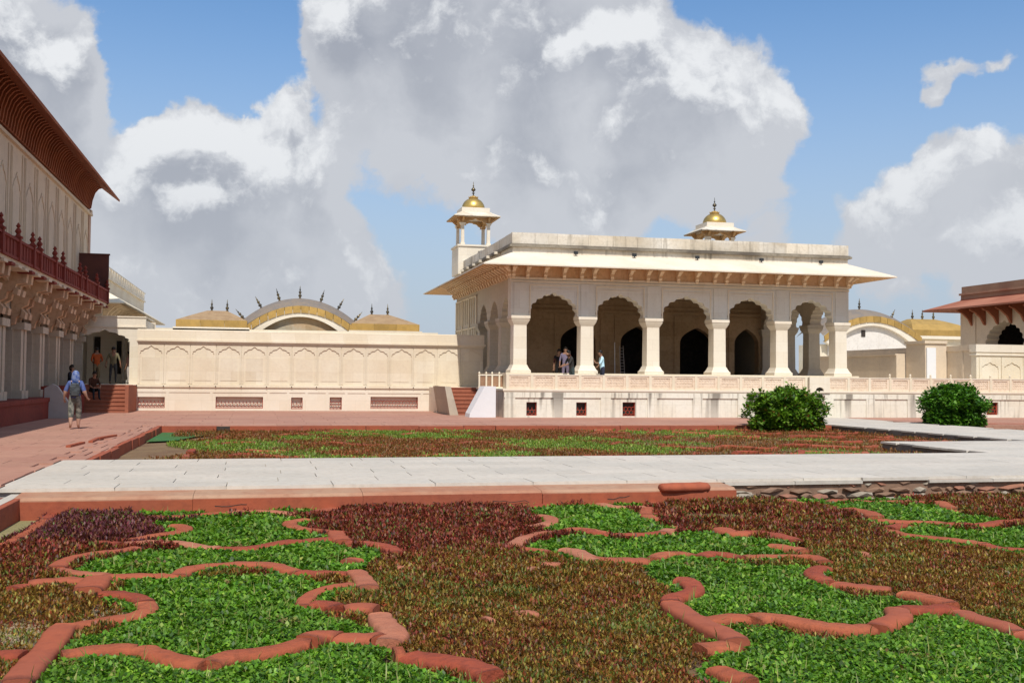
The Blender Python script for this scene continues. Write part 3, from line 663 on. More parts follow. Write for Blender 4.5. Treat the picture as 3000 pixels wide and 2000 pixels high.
# kiosks
def kiosk(cx, cy, z0, s=1.0, pedestal=True, parent=None, name='kiosk', redm=None):
    ma = redm or MARBLE_W
    base = MB()
    if pedestal: base.box(-1.02*s,1.02*s,-1.02*s,1.02*s,0,1.55).box(-1.08*s,1.08*s,-1.08*s,1.08*s,1.55,1.65)
    else: base.box(-1.02*s,1.02*s,-1.02*s,1.02*s,1.5,1.65)
    b = base.build(name, ma, parent); b.location = (cx,cy,z0)
    if pedestal: MB().box(.1*s,.75*s,-1.03*s,-1.021*s,.45,1.3).build('opening', DARKM, b)  # flat plate, an opening's darkness put into its colour
    for sx in (-1,1):
        for sy_ in (-1,1):
            c = MB(); x, y = sx*.74*s, sy_*.74*s
            c.box(x-.12,x+.12,y-.12,y+.12,1.65,1.78); c.frustum(x,y,1.78,2.75,.09,.09,.08,.08); c.frustum(x,y,2.75,2.9,.09,.09,.17,.17); c.build('column', ma, b)
    for ax in (0,1):
        for sg in (-1,1):
            arch = cusp_arch(0, 1.2*s, 2.75, .42, 5, .1, 4, 1.3)
            m = MB(); poly = [(-.86*s,2.9),(-.86*s,3.28),(.86*s,3.28),(.86*s,2.9),(.66*s,2.8)]+arch[::-1]+[(-.66*s,2.8)]
            (m.prism_y if ax == 0 else m.prism_x)(poly if ax==0 else [(p,q) for p,q in poly], sg*.74*s-.09, sg*.74*s+.09)
            m.build('arch', OCHRE if not redm else redm, b)
    for sx in (-1,1):
        for sy_ in (-1,1):
            m = MB()
            for dx, dy in ((sx,0),(0,sy_)):
                x, y = sx*.74*s, sy_*.74*s
                if dx: m.prism_y([(x,2.9),(x+dx*.1,2.92),(x+dx*.34,3.12),(x+dx*.42,3.2),(x,3.27)], y-.05, y+.05)
                else: m.prism_x([(y,2.9),(y+dy*.1,2.92),(y+dy*.34,3.12),(y+dy*.42,3.2),(y,3.27)], x-.05, x+.05)
            m.build('bracket', OCHRE if not redm else redm, b)
    m = MB(); eave(m, -.86*s,.86*s,-.86*s,.86*s,.46*s,3.5,3.26,.05); m.box(-.85*s,.85*s,-.85*s,.85*s,3.2,3.4); m.build('eave', PARAPET if not redm else redm, b)
    m = MB(); eave(m, -.86*s,.86*s,-.86*s,.86*s,.44*s,3.44,3.205,.02); m.build('soffit', OCHRE if not redm else redm, b)
    MB().box(-.88*s,.88*s,-.88*s,.88*s,3.4,3.52).box(-.80*s,.80*s,-.80*s,.80*s,3.52,3.78).build('drum', ma, b)
    d = MB(); prof = [(.62,3.76),(.63,3.80)]+[(.66*math.cos(t)*(1 if t < 1.0 else 1), 3.82+.62*math.sin(t)) for t in np.linspace(0,1.28,12)]+[(.12,4.5),(.10,4.52),(0,4.52)]
    d.lathe([(r*s,z) for r,z in prof],0,0,0,28); dm = d.build('dome', GOLD, b, smooth=True)
    c = MB(); c.lathe([(.24*s,4.40),(.28*s,4.44),(.22*s,4.5),(.06*s,4.58),(0,4.58)],0,0,0,12)
    for k in range(10):
        a = k*math.pi/5; c.tube((.2*s*math.cos(a),.2*s*math.sin(a),4.42),(.29*s*math.cos(a),.29*s*math.sin(a),4.52),.03,.01,5)
    c.build('lotus_cap', GOLDW, dm, smooth=True)
    f = MB(); f.lathe([(.03,4.55),(.035,4.68),(.1,4.72),(.03,4.76),(.03,4.8),(.12,4.88),(.13,4.94),(.06,5.02),(.02,5.08),(.05,5.13),(.02,5.18),(.012,5.34),(0,5.4)],0,0,0,10); f.build('finial', FIN, dm, smooth=True)
    return b
kiosk(.75, 13.0, 7.45, 1.0, True, pvl)
kiosk(15.3, 12.5, 7.15, 1.06, True, pvl)
# lamps on the eave
for k, x in enumerate((2.95,5.75,8.85,12.1,15.2)):
    m = MB(); m.box(-.09,.09,-.05,.05,0,.13).box(-.02,.02,-.02,.02,-.05,0); ob = m.build('floodlight', IRON); ob.location = (PX+x, PY-.12, 7.29)
    tag(ob, ('leftmost','second','middle','fourth','rightmost')[k]+' of the small black floodlights along the pavilion eave', 'floodlight', 'floodlights on the pavilion eave')

# ladder and pole in the second bay
ld = thing('ladder', 'pale metal ladder leaning inside the second arch of the pavilion', 'ladder', (PX+6.75,PY+4.6,FZ))
m = MB(); m.tube((0,0,0),(0,.25,1.45),.014).tube((.2,0,0),(.2,.25,1.45),.014); m.build('rail', GREYP, ld)
for k in range(9): MB().tube((0,.02+.025*k,.12+.15*k),(.2,.02+.025*k,.12+.15*k),.010).build('rung', GREYP, ld)
tag(MB().tube((PX+6.4,PY+4.5,FZ),(PX+6.38,PY+4.5,FZ+1.6),.018).build('pole', WHITEP), 'thin white pole standing left of the ladder in the second arch', 'pole')
# ------------------------------------------------------------------ balcony building on the left
lb = thing('balcony_building', 'tall cream building on the left with a red stone balcony and deep red eave', 'building', (-8.5,20,0))
LY1 = 37.0      # local y of the far end (world 57)
FIT = 3.3       # springing zone of the balcony brackets
# plinth
PL = MB(); PL.box(-1.5,.8,-14,24.3,0,.62); PL.build('plinth', REDDK, lb)
y = -14
while y < 24.2:
    w = min(1.6, 24.3-y); MB().box(-.2,.84,y+.006,y+w-.006,.62,.77).build('plinth_slab', REDDK, lb); y += w
MB().box(-1.4,1.1,24.32,29.2,0,1.18).build('side_platform', REDDK, lb)
# ground floor wall with real recesses
openings = []
y = 8.4
bays = []
while y < 34: bays.append(y); y += 3.3
prev = -14
for yb in bays+[LY1]:
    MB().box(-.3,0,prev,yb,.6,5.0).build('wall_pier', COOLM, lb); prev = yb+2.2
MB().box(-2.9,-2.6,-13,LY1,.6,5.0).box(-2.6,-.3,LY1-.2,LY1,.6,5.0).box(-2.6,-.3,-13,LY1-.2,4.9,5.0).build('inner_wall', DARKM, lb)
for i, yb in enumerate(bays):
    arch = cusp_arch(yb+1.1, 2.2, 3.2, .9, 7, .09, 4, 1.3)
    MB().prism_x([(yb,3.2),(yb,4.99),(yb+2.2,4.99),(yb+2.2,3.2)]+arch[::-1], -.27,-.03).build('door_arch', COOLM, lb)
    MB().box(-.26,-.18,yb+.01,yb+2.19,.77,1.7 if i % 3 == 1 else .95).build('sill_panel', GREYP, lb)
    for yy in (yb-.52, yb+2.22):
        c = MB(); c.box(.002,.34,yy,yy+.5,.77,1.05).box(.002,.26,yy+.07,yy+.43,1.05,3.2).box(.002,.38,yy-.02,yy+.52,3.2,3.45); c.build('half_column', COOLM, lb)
# balcony slab, brackets
m = MB(); m.box(-.2,1.28,-14,34.1,4.93,5.04); m.build('balcony_slab', CREAMW, lb)
y = -13.8
while y < 34: MB().box(.9,1.34,y,y+.5,4.84,4.925).build('balcony_slab_edge', REDDK if int(y*3)%2 else CREAMW, lb); y += .95
bb = MB(); prof = [(0,3.35),(.12,3.38),(.16,3.6),(.3,3.72),(.34,3.95),(.52,4.05),(.56,4.25),(.78,4.32),(.82,4.5),(1.12,4.56),(1.16,4.92),(0,4.92)]
bb.prism_y(prof,-.14,.14); bb.prism_y([(.3,3.6),(.45,3.55),(.48,3.75),(.36,3.9)],-.2,.2); bb.prism_y([(.72,4.2),(.88,4.15),(.92,4.34),(.8,4.4)],-.2,.2)
tmp = bb.build('balcony_bracket', BRM, lb); bbm = tmp.data; bpy.data.objects.remove(tmp)
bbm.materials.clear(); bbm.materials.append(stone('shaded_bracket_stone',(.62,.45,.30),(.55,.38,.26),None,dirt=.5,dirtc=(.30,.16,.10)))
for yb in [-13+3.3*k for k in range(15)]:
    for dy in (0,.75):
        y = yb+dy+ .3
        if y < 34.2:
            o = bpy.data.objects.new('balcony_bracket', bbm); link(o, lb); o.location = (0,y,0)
        if y < 34.2 and yb < 33:
            MB().prism_x([(y+.14,4.6),(y+.14,4.92),(y+.61 if dy==0 else y+2.41,4.92),(y+.61 if dy==0 else y+2.41,4.6),(y+.375 if dy==0 else y+1.27,4.85)],.5,.62).build('bracket_arch', CREAMW, lb)
# balustrade
posts = [9.0,12.5,14.7,16.8,17.9,20.6,22.2,26.0,27.4,30.6,33.9]
posts = [-4,-1,2,5.5]+posts
fp = MB(); fp.box(-.09,.09,-.09,.09,5.04,5.72); fp.box(-.12,.12,-.12,.12,5.72,5.78); fp.lathe([(.0,5.78),(.09,5.78),(.05,5.85),(.10,5.93),(.06,6.0),(.03,6.04),(.07,6.09),(.03,6.16),(0,6.2)],0,0,0,8)
tmp = fp.build('balustrade_post', REDDK, lb); fpm = tmp.data; bpy.data.objects.remove(tmp)
for y in posts: o = bpy.data.objects.new('balustrade_post', fpm); link(o, lb); o.location = (1.3,y,0)
for a, b_ in zip(posts, posts[1:]):
    m = MB(); m.box(1.24,1.30,a+.09,b_-.09,5.06,5.6); m.box(1.2,1.36,a+.09,b_-.09,5.6,5.68); m.box(1.22,1.35,a+.09,b_-.09,5.04,5.12)
    y = a+.3
    while y < b_-.35: m.box(1.302,1.325,y,y+.05,5.13,5.59); y += .42
    m.build('balustrade_panel', REDDK, lb)
# end screen of the balcony
m = MB(); m.box(0,1.34,33.98,34.1,5.0,7.35); m.box(-.02,1.38,33.95,34.12,7.35,7.42)
m.build('end_screen', stone('dark_end_screen',(.13,.05,.035),(.09,.035,.03),None,dirt=.3,dirtc=(.05,.02,.02)), lb)
# upper wall
MB().box(-1.2,0,-14,LY1,5.04,9.75).build('upper_wall', CREAMW, lb)
MB().box(-.05,.12,-14,LY1+.12,9.62,9.74).box(-1.3,.1,LY1-.3,LY1+.14,9.74,9.9).build('upper_cornice', CREAMW, lb)
y = -13.2; i = 0
while y < LY1-.9:
    m = MB(); w = 2.0
    for yy in (y, y+.16, y+w-.2): m.box(.001,.035,yy,yy+.05,5.1,9.5)
    a0 = cusp_arch(y+w/2, w*.62, 7.9, .75, 5, .09, 4, 1.5); a1 = cusp_arch(y+w/2, w*.70, 7.9, .85, 5, .09, 4, 1.5)
    m.prism_x([(a1[0][0],5.4)]+a1+[(a1[-1][0],5.4),(a0[-1][0],5.4)]+a0[::-1]+[(a0[0][0],5.4)], .001,.03)
    m.build('wall_panel_moulding', CREAMW, lb); y += w+.18
MB().box(-.3,.05,LY1-.55,LY1+.02,5.04,9.6).build('corner_pilaster', stone('pinkish_corner_stone',(.52,.34,.25),(.46,.30,.22),(1,.6,(.92,.9,.88)),dirt=.2), lb)
# eave and its curved ribs
m = MB(); y0, y1 = -14, LY1+.7
m.add([(-.1,y0,11.6),(1.32,y0,10.6),(1.32,y1,10.6),(-.1,y1-1.0,11.6),(-.1,y0,11.5),(1.30,y0,10.5),(1.30,y1,10.5),(-.1,y1-1.0,11.5)],[(0,1,2,3),(4,7,6,5),(1,5,6,2),(2,6,7,3),(0,4,5,1),(0,3,7,4)])
m.build('eave', REDEAVE, lb)
MB().box(-1.2,.06,-14,LY1-.3,9.91,11.55).build('eave_wall', REDEAVE, lb)
rp = MB(); rp.prism_y([(0,9.92),(.06,9.95),(.12,10.35),(.24,10.72),(.40,10.92),(.58,10.98),(.58,11.05),(0,11.42)],-.06,.06)
tmp = rp.build('eave_rib', OCHRE, lb); rpm = tmp.data; bpy.data.objects.remove(tmp); rpm.materials.clear(); rpm.materials.append(REDEAVE)
y = -13.9
while y < LY1-.2: o = bpy.data.objects.new('eave_rib', rpm); link(o, lb); o.location = (.06,y,0); y += .40

# ------------------------------------------------------------------ gallery beside it
ga = thing('gallery', 'white marble gallery with a cusped opening and columns at the top of the left stairs', 'gallery', (-8.4,54,TZ))
arch = cusp_arch(1.1, 2.3, 2.05, .55, 7, .08, 4, 1.4)
m = MB(); m.prism_y([(-.3,2.05),(-.3,3.2),(2.98,3.2),(2.98,0),(2.26,0),(2.26,2.05)]+arch[::-1], 0, .35); m.build('front', MARBLE_W, ga)
MB().box(-.3,3.02,-.06,.35,2.72,2.78).box(-.3,3.0,-.04,4,3.2,3.26).build('cornice', MARBLE_W, ga)
m = MB(); grid_wall(m, -.3, 3.0, 0, 3.1, 4.0, 4.2, [(.05,.3,.4,2.4),(1.15,.5,1.42,2.2)]); m.box(-.3,3.0,4.6,4.7,0,3.2); m.build('back_wall', MARBLE_W, ga)
MB().box(.05,.4,4.25,4.28,.3,2.4).box(1.15,1.42,4.25,4.28,.5,2.2).build('doorway', DARKM, ga)
MB().box(2.75,2.97,.35,4.0,0,3.1).build('side_wall', MARBLE_W, ga)
for x, y in ((1.75,2.8),(2.1,1.6),(2.45,3.4)):
    MB().box(x-.14,x+.14,y-.14,y+.14,0,.2).lathe([(0,.2),(.11,.2),(.1,2.3),(.16,2.42),(0,2.42)],x,y,0,12).box(x-.17,x+.17,y-.17,y+.17,2.42,3.1).build('column', GREYM, ga)

# ------------------------------------------------------------------ far pavilion behind, with balustrade
nv = thing('far_pavilion', 'far cream pavilion behind the gallery with an open roof balustrade and drooping eave', 'pavilion', (-8.5,62,0))
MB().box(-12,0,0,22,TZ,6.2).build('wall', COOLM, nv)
MB().box(-12,-.1,0,22,6.2,7.1).build('upper_band', MARBLE, nv)
m = MB(); eave(m,-12,0,0,22,1.35,6.35,5.55); m.build('eave', MARBLE, nv)
m = MB(); m.box(-.18,.02,0,22,7.1,7.2).box(-.14,0,0,22,7.72,7.8); m.build('balustrade_rail', MARBLE_W, nv)
y = .2
bl = MB(); bl.box(-.12,.03,-.16,.16,7.2,7.72); tmp = bl.build('baluster', MARBLE_W, nv); blm = tmp.data; bpy.data.objects.remove(tmp)
while y < 22: o = bpy.data.objects.new('baluster', blm); link(o, nv); o.location = (0,y,0); y += 1.15
y = .3
while y < 22: MB().prism_y([(0,4.6),(.1,4.65),(.3,5.1),(.6,5.4),(.9,5.5),(0,6.1)],y-62*0-.06,y+.06).build('bracket', BRM, nv); y += 1.4

# ------------------------------------------------------------------ gilded curved-roof pavilions
def curved_pavilion(name, label, cx, cy, hw, z_apex, tyt_mat, win=False, full=True, fins=(-.98,-.68,-.36,0,.37,.68,.98)):
    t = thing(name, label, 'pavilion', (cx,cy,0)); nseg = 28; us = [ -1+2*i/nseg for i in range(nseg+1)]
    ridge = lambda u: z_apex-1.35*u*u-.05*abs(u)**6
    eav = lambda u: z_apex-.58-1.42*u*u
    # roof sheets: panels across the width, front slope and back slope
    step = 2
    for i in range(0, nseg, step):
        ua = us[i:i+step+1]; m = MB(); vs = []; prof = []
        for k in range(7):
            q = k/6; prof.append(q)
        for u in ua:
            for q in prof:
                y = -1.5+1.9*q; z = eav(u)+(ridge(u)-eav(u))*math.sin(q*math.pi/2)**.9
                vs.append((u*hw*(1+.015*(1-q)), y, z))
        n = len(prof); fs = [(a*n+b_, (a+1)*n+b_, (a+1)*n+b_+1, a*n+b_+1) for a in range(len(ua)-1) for b_ in range(n-1)]
        m.add(vs, fs)
        vs2 = [(x, .8-y if False else 2*.4-y, z) for x,y,z in vs]; m.add(vs2, [f[::-1] for f in fs]); m.build('roof_sheet', ROOFG, t, smooth=True)
    # gilded fascia plates
    for i in range(0, nseg, 2):
        a, b_, c = us[i], us[i+1], us[i+2]; m = MB(); g = .012
        P = [(u*hw+ (g if u==a else -g if u==c else 0), eav(u)) for u in (a,b_,c)]
        m.prism_y(P+[(x*.985, z-.42) for x,z in P[::-1]], -1.56-.004*(i%4), -1.46); m.build('fascia_plate', GOLDW, t)
    m = MB(); vs = [(u*hw*.965, eav(u)-.38) for u in us]; inner = [(u*hw*.86, eav(u)-.66) for u in us]
    m.prism_y(vs+inner[::-1], -1.5, -1.1); m.build('arch_cornice', MARBLE_W, t)
    m = MB(); m.prism_y([(x,z) for x,z in inner]+[(hw*.86,3.0),(-hw*.86,3.0)], -1.2, -1.0); m.build('gable_wall', tyt_mat, t)
    if win: MB().box(-.75,-.45,-1.24,-1.205,z_apex-2.0,z_apex-1.55).build('window', DARKM, t)
    MB().box(-hw,hw,-1.0,2,1.2,4.2).build('body', MARBLE, t)
    for u in fins:
        du = .01; s = (ridge(u+du)-ridge(u-du))/(2*du*hw); ax = Vector((-s*1.0,0,1)).normalized()
        f = MB(); f.lathe([(.02,0),(.09,.03),(.04,.08),(.10,.16),(.11,.22),(.04,.30),(.08,.38),(.09,.43),(.03,.5),(.055,.56),(.03,.62),(.012,.8),(0,.82)],u*hw,.4,ridge(u)-.02,8,ax); f.build('finial', FIN, t, smooth=True)
    return t
def hip_pavilion(name, label, x0, x1, cy, ze, zt, r0, r1, fins, roofmat=None, curved=False):
    cx = (x0+x1)/2; t = thing(name, label, 'pavilion', (cx,cy,0)); a = (x1-x0)/2
    prof = [0,.35,.7,1] if curved else [0,.5,1]
    m = MB(); n = len(prof); L = []
    for q in prof:
        zz = ze+(zt-ze)*(q**(.62) if curved else q**.95)
        L.append([(-a+(r0-cx+a)*q, -1.7+1.5*q, zz),(a+(r1-cx-a)*q,-1.7+1.5*q,zz),(a+(r1-cx-a)*q,1.7-1.5*q,zz),(-a+(r0-cx+a)*q,1.7-1.5*q,zz)])
    vs = [p for l in L for p in l]; fs = [(4*i+j,4*i+(j+1)%4,4*i+4+(j+1)%4,4*i+4+j) for i in range(n-1) for j in range(4)]+[(4*n-4,4*n-3,4*n-2,4*n-1)]
    m.add(vs, fs); m.build('roof', roofmat or ROOFT, t)
    x = -a; k = 0
    while x < a-.05:
        w = min(1.38, a-x); MB().box(x+.005,x+w-.005,-1.72-.006*(k%2),-1.6,ze-.40,ze+.01).build('fascia_plate', GOLDW, t); x += w; k += 1
    MB().box(-a,-a+.1,-1.6,1.7,ze-.4,ze).box(a-.1,a,-1.6,1.7,ze-.4,ze).build('side_fascia', GOLDW, t)
    MB().box(-a-.15,a+.15,-1.8,1.7,ze-.62,ze-.41).build('cornice', MARBLE_W, t)
    MB().box(-a+.2,a-.2,-1.5,1.5,1.2,ze-.61).build('body', MARBLE, t)
    for x in fins: 
        f = MB(); f.lathe([(.02,0),(.10,.03),(.04,.1),(.10,.18),(.1,.24),(.035,.34),(.07,.42),(.03,.5),(.012,.72),(0,.74)],x-cx,0,zt-.03,8); f.build('finial', FIN, t, smooth=True)
    return t
GABLE = stone('stained_gable_stone', (.50,.36,.22),(.46,.42,.33), (.8,.8,(.85,.84,.8)), dirt=.4, dirtc=(.38,.22,.10))
curved_pavilion('curved_roof_pavilion', 'pavilion with an arched gilded roof and seven leaning finials behind the carved wall', 2.3, 67.4, 3.42, 6.52, GABLE)
hip_pavilion('hip_roof_pavilion', 'small hip-roofed gilded pavilion left of the arched roof behind the carved wall', -4.9, -.85, 67.0, 4.93, 5.58, -3.2, -2.05, (-2.95,-2.3+.25))
hip_pavilion('hip_roof_pavilion', 'small hip-roofed gilded pavilion between the arched roof and the big arcaded pavilion', 5.35, 9.55, 67.6, 4.93, 5.60, 6.6, 7.8, (6.75,7.75))
MB_ = MB().box(-6.2,10.6,65.2,65.5,1.2,4.42); bw_ = MB_.build('court_wall', MARBLE); tag(bw_, 'plain cream wall whose rounded top shows just above the carved screen wall', 'wall')
curved_pavilion('curved_roof_pavilion', 'white pavilion with a gilded arched roof just right of the big arcaded pavilion', 41.0, 67.4, 3.75, 6.75, WHITEP if False else stone('white_gable',(.74,.70,.65),(.68,.64,.6),None,streak=.2,dirt=.2), True, fins=(-.36,.02,.68,.98))
hip_pavilion('hip_roof_pavilion', 'hip-roofed gilded pavilion beside the red-eaved building on the right', 44.2, 48.9, 67.8, 5.3, 6.15, 45.0, 47.0, (45.3,46.1,47.0), GOLDW, True)

# ------------------------------------------------------------------ right wing walls
rwg = thing('side_court_wall', 'tan court wall running back to the gilded pavilion with a white-topped pier', 'wall', (34.27,46,TZ))
MB().box(0,.5,.41,13,0,2.02).build('wall', CREAMW, rwg)
MB().box(-.06,.55,.41,13,2.02,2.08).box(-.02,.5,.41,13,2.08,2.3).build('coping', CREAMW, rwg)
y = 1.0
while y < 12: MB().box(-.03,-.001,y,y+.14,.1,2.0).build('pilaster', CREAMW, rwg); y += 1.6
MB().box(-1.27,.0-.031,2.3,3.95,0,2.42).box(-1.34,-.031,2.22,4.02,2.42,2.56).build('pier', CREAMW, rwg)
MB().box(-1.22,-.7,2.22,2.299,0,2.2).build('sunlit_strip', WHITEP, rwg)  # sunlit front of the pier put in as a whiter strip
MB().box(-1.8,-1.28,4.03,13.4,0,1.85).box(-1.86,-1.25,4.03,13.4,1.85,1.93).build('low_wall', CREAMW, rwg)
rwf = thing('right_carved_wall', 'cream marble wall with faint niches at the right edge above the railing', 'wall', (34.27,46,TZ))
MB().box(0,14,0,.4,0,1.95).build('wall', MARBLE, rwf)
MB().box(-.06,14,-.06,.45,1.78,1.86).box(-.04,14,-.04,.5,1.95,2.33).build('coping', MARBLE_W, rwf)
for k in range(9):
    x0 = .15+k*1.25; arch = cusp_arch(x0+.6, .95, 1.15, .3, 5, .1, 4, 1.5)
    MB().prism_y([(x0,.05),(x0,1.7),(x0+1.2,1.7),(x0+1.2,.05),(x0+1.075,.05),(x0+1.075,1.15)]+arch[::-1][1:-1]+[(x0+.125,1.15),(x0+.125,.05)], -.04,-.001).build('niche', MARBLE, rwf)

# ------------------------------------------------------------------ red-eaved building on the right
rbd = thing('red_eaved_building', 'building at the right edge with a sloping red stone eave and dark cusped arch', 'building', (40,25,0))
# facade faces -x; local y 0..30.1
L = 30.1
mb = MB(); arches = [(24.7,27.9),(19.5,22.7),(14.3,17.5)]
poly = [(0,1.2),(0,5.7),(L,5.7),(L,1.2)]
for a, b_ in arches:
    arch = cusp_arch((a+b_)/2, b_-a, 3.75, 1.35, 11, .07, 5, 1.1)
    poly += [(b_,1.2)]+arch[::-1]+[(a,1.2)]
mb.prism_x(poly, 0, .8); mb.build('wall', CREAMW, rbd)
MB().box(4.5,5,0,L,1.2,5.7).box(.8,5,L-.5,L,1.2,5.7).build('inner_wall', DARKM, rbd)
MB().box(0,9,0,L,5.7,6.5).box(.8,9,0,L,5.4,5.7).build('upper_wall', PAVE_R, rbd)
MB().box(-.06,9,-.06,L+.06,6.75,6.86).build('cornice', LEDGE, rbd)
PB = stone('brown_parapet_stone',(.36,.22,.14),(.30,.17,.11),(1.2,.5,(.9,.86,.84)),dirt=.3)
MB().box(.02,9,0,L-.02,6.5,6.75).box(.05,9,0,L-.05,6.86,7.25).build('parapet', PB, rbd)
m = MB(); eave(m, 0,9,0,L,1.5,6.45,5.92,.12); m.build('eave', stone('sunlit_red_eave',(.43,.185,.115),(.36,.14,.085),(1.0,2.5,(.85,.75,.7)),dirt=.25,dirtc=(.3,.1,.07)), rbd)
y = .4
while y < L: MB().prism_y([(0,4.9),(-.1,4.95),(-.3,5.3),(-.7,5.62),(-1.0,5.72),(-1.0,5.8),(0,6.1)],y-.07,y+.07).build('bracket', REDEAVE, rbd); y += 1.1
MB().box(-.05,-.001,23.3,23.8,2,5.6).box(-.05,-.001,28.7,29.0,2,5.6).box(-.05,-.001,18.2,18.7,2,5.6).build('pilaster', CREAMW, rbd)
kiosk(6.9, 22.0, 6.8, 1.0, True, rbd, 'kiosk')

# ------------------------------------------------------------------ foliage
def leaves(name, pos, nrm_tilt, size, cols, mat, aspect=.6, parent=None, curl=.25, upright=False):
    n = len(pos); rng = np.random
    az = rng.uniform(0, 2*math.pi, n); tilt = nrm_tilt(n)
    # leaf long axis d, width axis w
    d = np.stack([np.cos(az)*np.cos(tilt), np.sin(az)*np.cos(tilt), np.sin(tilt)], 1)
    w = np.stack([-np.sin(az), np.cos(az), rng.uniform(-.5,.5,n)], 1); w /= np.linalg.norm(w, axis=1)[:,None]
    s = size(n)[:,None]; up_ = np.cross(d, w)
    a = pos; b = pos+d*s*.5+w*s*aspect*.5+up_*s*curl*.3; c = pos+d*s+up_*s*-curl*.2; e = pos+d*s*.5-w*s*aspect*.5+up_*s*curl*.3
    V = np.stack([a,b,c,e], 1).reshape(-1,3)
    me = bpy.data.meshes.new(name); me.vertices.add(4*n); me.vertices.foreach_set('co', V.astype(np.float32).ravel())
    me.loops.add(4*n); me.loops.foreach_set('vertex_index', np.arange(4*n, dtype=np.int32))
    me.polygons.add(n); me.polygons.foreach_set('loop_start', np.arange(0,4*n,4, dtype=np.int32))
    try: me.polygons.foreach_set('loop_total', np.full(n,4,dtype=np.int32))
    except Exception: pass
    ca = me.color_attributes.new('leaf', 'FLOAT_COLOR', 'POINT')
    cc = np.ones((4*n,4), np.float32); cc[:,:3] = np.repeat(cols, 4, axis=0); ca.data.foreach_set('color', cc.ravel())
    me.materials.append(mat); me.update(calc_edges=True); me.validate()
    return link(bpy.data.objects.new(name, me), parent)
def palette(n, cs, ws, jit=.25):
    cs = np.array(cs); i = np.random.choice(len(cs), n, p=np.array(ws)/sum(ws))
    return np.clip(cs[i]*np.random.uniform(1-jit,1+jit,(n,1))*np.random.uniform(.92,1.08,(n,3)), 0, 1)
def inpoly(x, y, poly):
    c = np.zeros(len(x), bool); n = len(poly)
    for i in range(n):
        x0,y0 = poly[i]; x1,y1 = poly[i-1]
        if y0 == y1: continue
        k = ((y0>y)!=(y1>y)) & (x < (x1-x0)*(y-y0)/(y1-y0)+x0); c ^= k
    return c
def lump(x, y, f, s=0):
    return (np.sin(x*f+s)*np.cos(y*f*1.13+s*2)+np.sin(x*f*2.3+1+s)*np.sin(y*f*1.9+2)*.6+np.sin((x+y)*f*3.7+s)*.35)/1.95
def bush(name, label, cx, cy, rx, ry, h, seed, cols, ws, zb=-.2):
    np.random.seed(seed); t = thing(name, label, 'bush', (cx,cy,zb), 'round bushes beside the causeway')
    for k in range(9):
        a = k*.7+seed; MB().tube((0,0,0),(.55*rx*math.cos(a),.5*ry*math.sin(a),h*.75),.035,.01,6).build('stem', plain('bush_stem',(.12,.07,.04)) if k == 0 and not bpy.data.materials.get('bush_stem') else bpy.data.materials['bush_stem'], t)
    P_ = []
    for c in range(26):
        aa = c*2.4+seed; rr = .62*math.sqrt((c%13+.5)/13); zc = .24 if c < 13 else (.74-.25*rr)
        n = 1500; th = np.random.uniform(0,2*math.pi,n); ph = np.arccos(np.random.uniform(-1,1,n)); q = np.random.uniform(.2,1,n)**.4*np.random.uniform(.30,.42)
        if c >= 13: rr *= .85
        P_.append(np.stack([(rr*math.cos(aa)+q*np.sin(ph)*np.cos(th))*rx, (rr*math.sin(aa)+q*np.sin(ph)*np.sin(th))*ry, (zc+np.random.uniform(-.06,.06)+q*.72*np.cos(ph))*h],1))
    P_ = np.concatenate(P_)
    sh_ = []
    for c in range(70):
        aa = np.random.uniform(0,2*math.pi); ph = np.random.uniform(.1,1.75); q = np.random.uniform(.93,1.12); n = 40
        cx_, cy_, cz_ = q*math.sin(ph)*math.cos(aa)*rx*.93, q*math.sin(ph)*math.sin(aa)*ry*.93, h*(.47+.50*q*math.cos(ph))
        sh_.append(np.stack([np.random.normal(cx_,.07,n), np.random.normal(cy_,.07,n), np.random.normal(cz_,.07,n)],1))
    P_ = np.concatenate([P_]+sh_)
    P_ = P_[P_[:,2] > .02]; n = len(P_)
    leaves('foliage', P_, lambda n: np.random.uniform(-.7,1.1,n), lambda n: np.random.uniform(.09,.19,n), palette(n, cols, ws, .35), LEAF, .65, t)
bush('bush', 'leafy bright green bush with a few red twigs left of the white causeway', 18.75, 36.0, 1.66, 1.2, 1.55, 3, [(.09,.19,.012),(.14,.26,.02),(.03,.08,.01),(.19,.28,.05),(.20,.07,.03)], [5,4,3,1.2,.35], -.25)
bush('bush', 'darker trimmed green bush standing right of the causeway below the railing', 26.75, 37.3, 1.42, 1.2, 1.72, 11, [(.06,.17,.012),(.09,.22,.02),(.018,.065,.01),(.12,.24,.03)], [5,4,3,1], -.25)

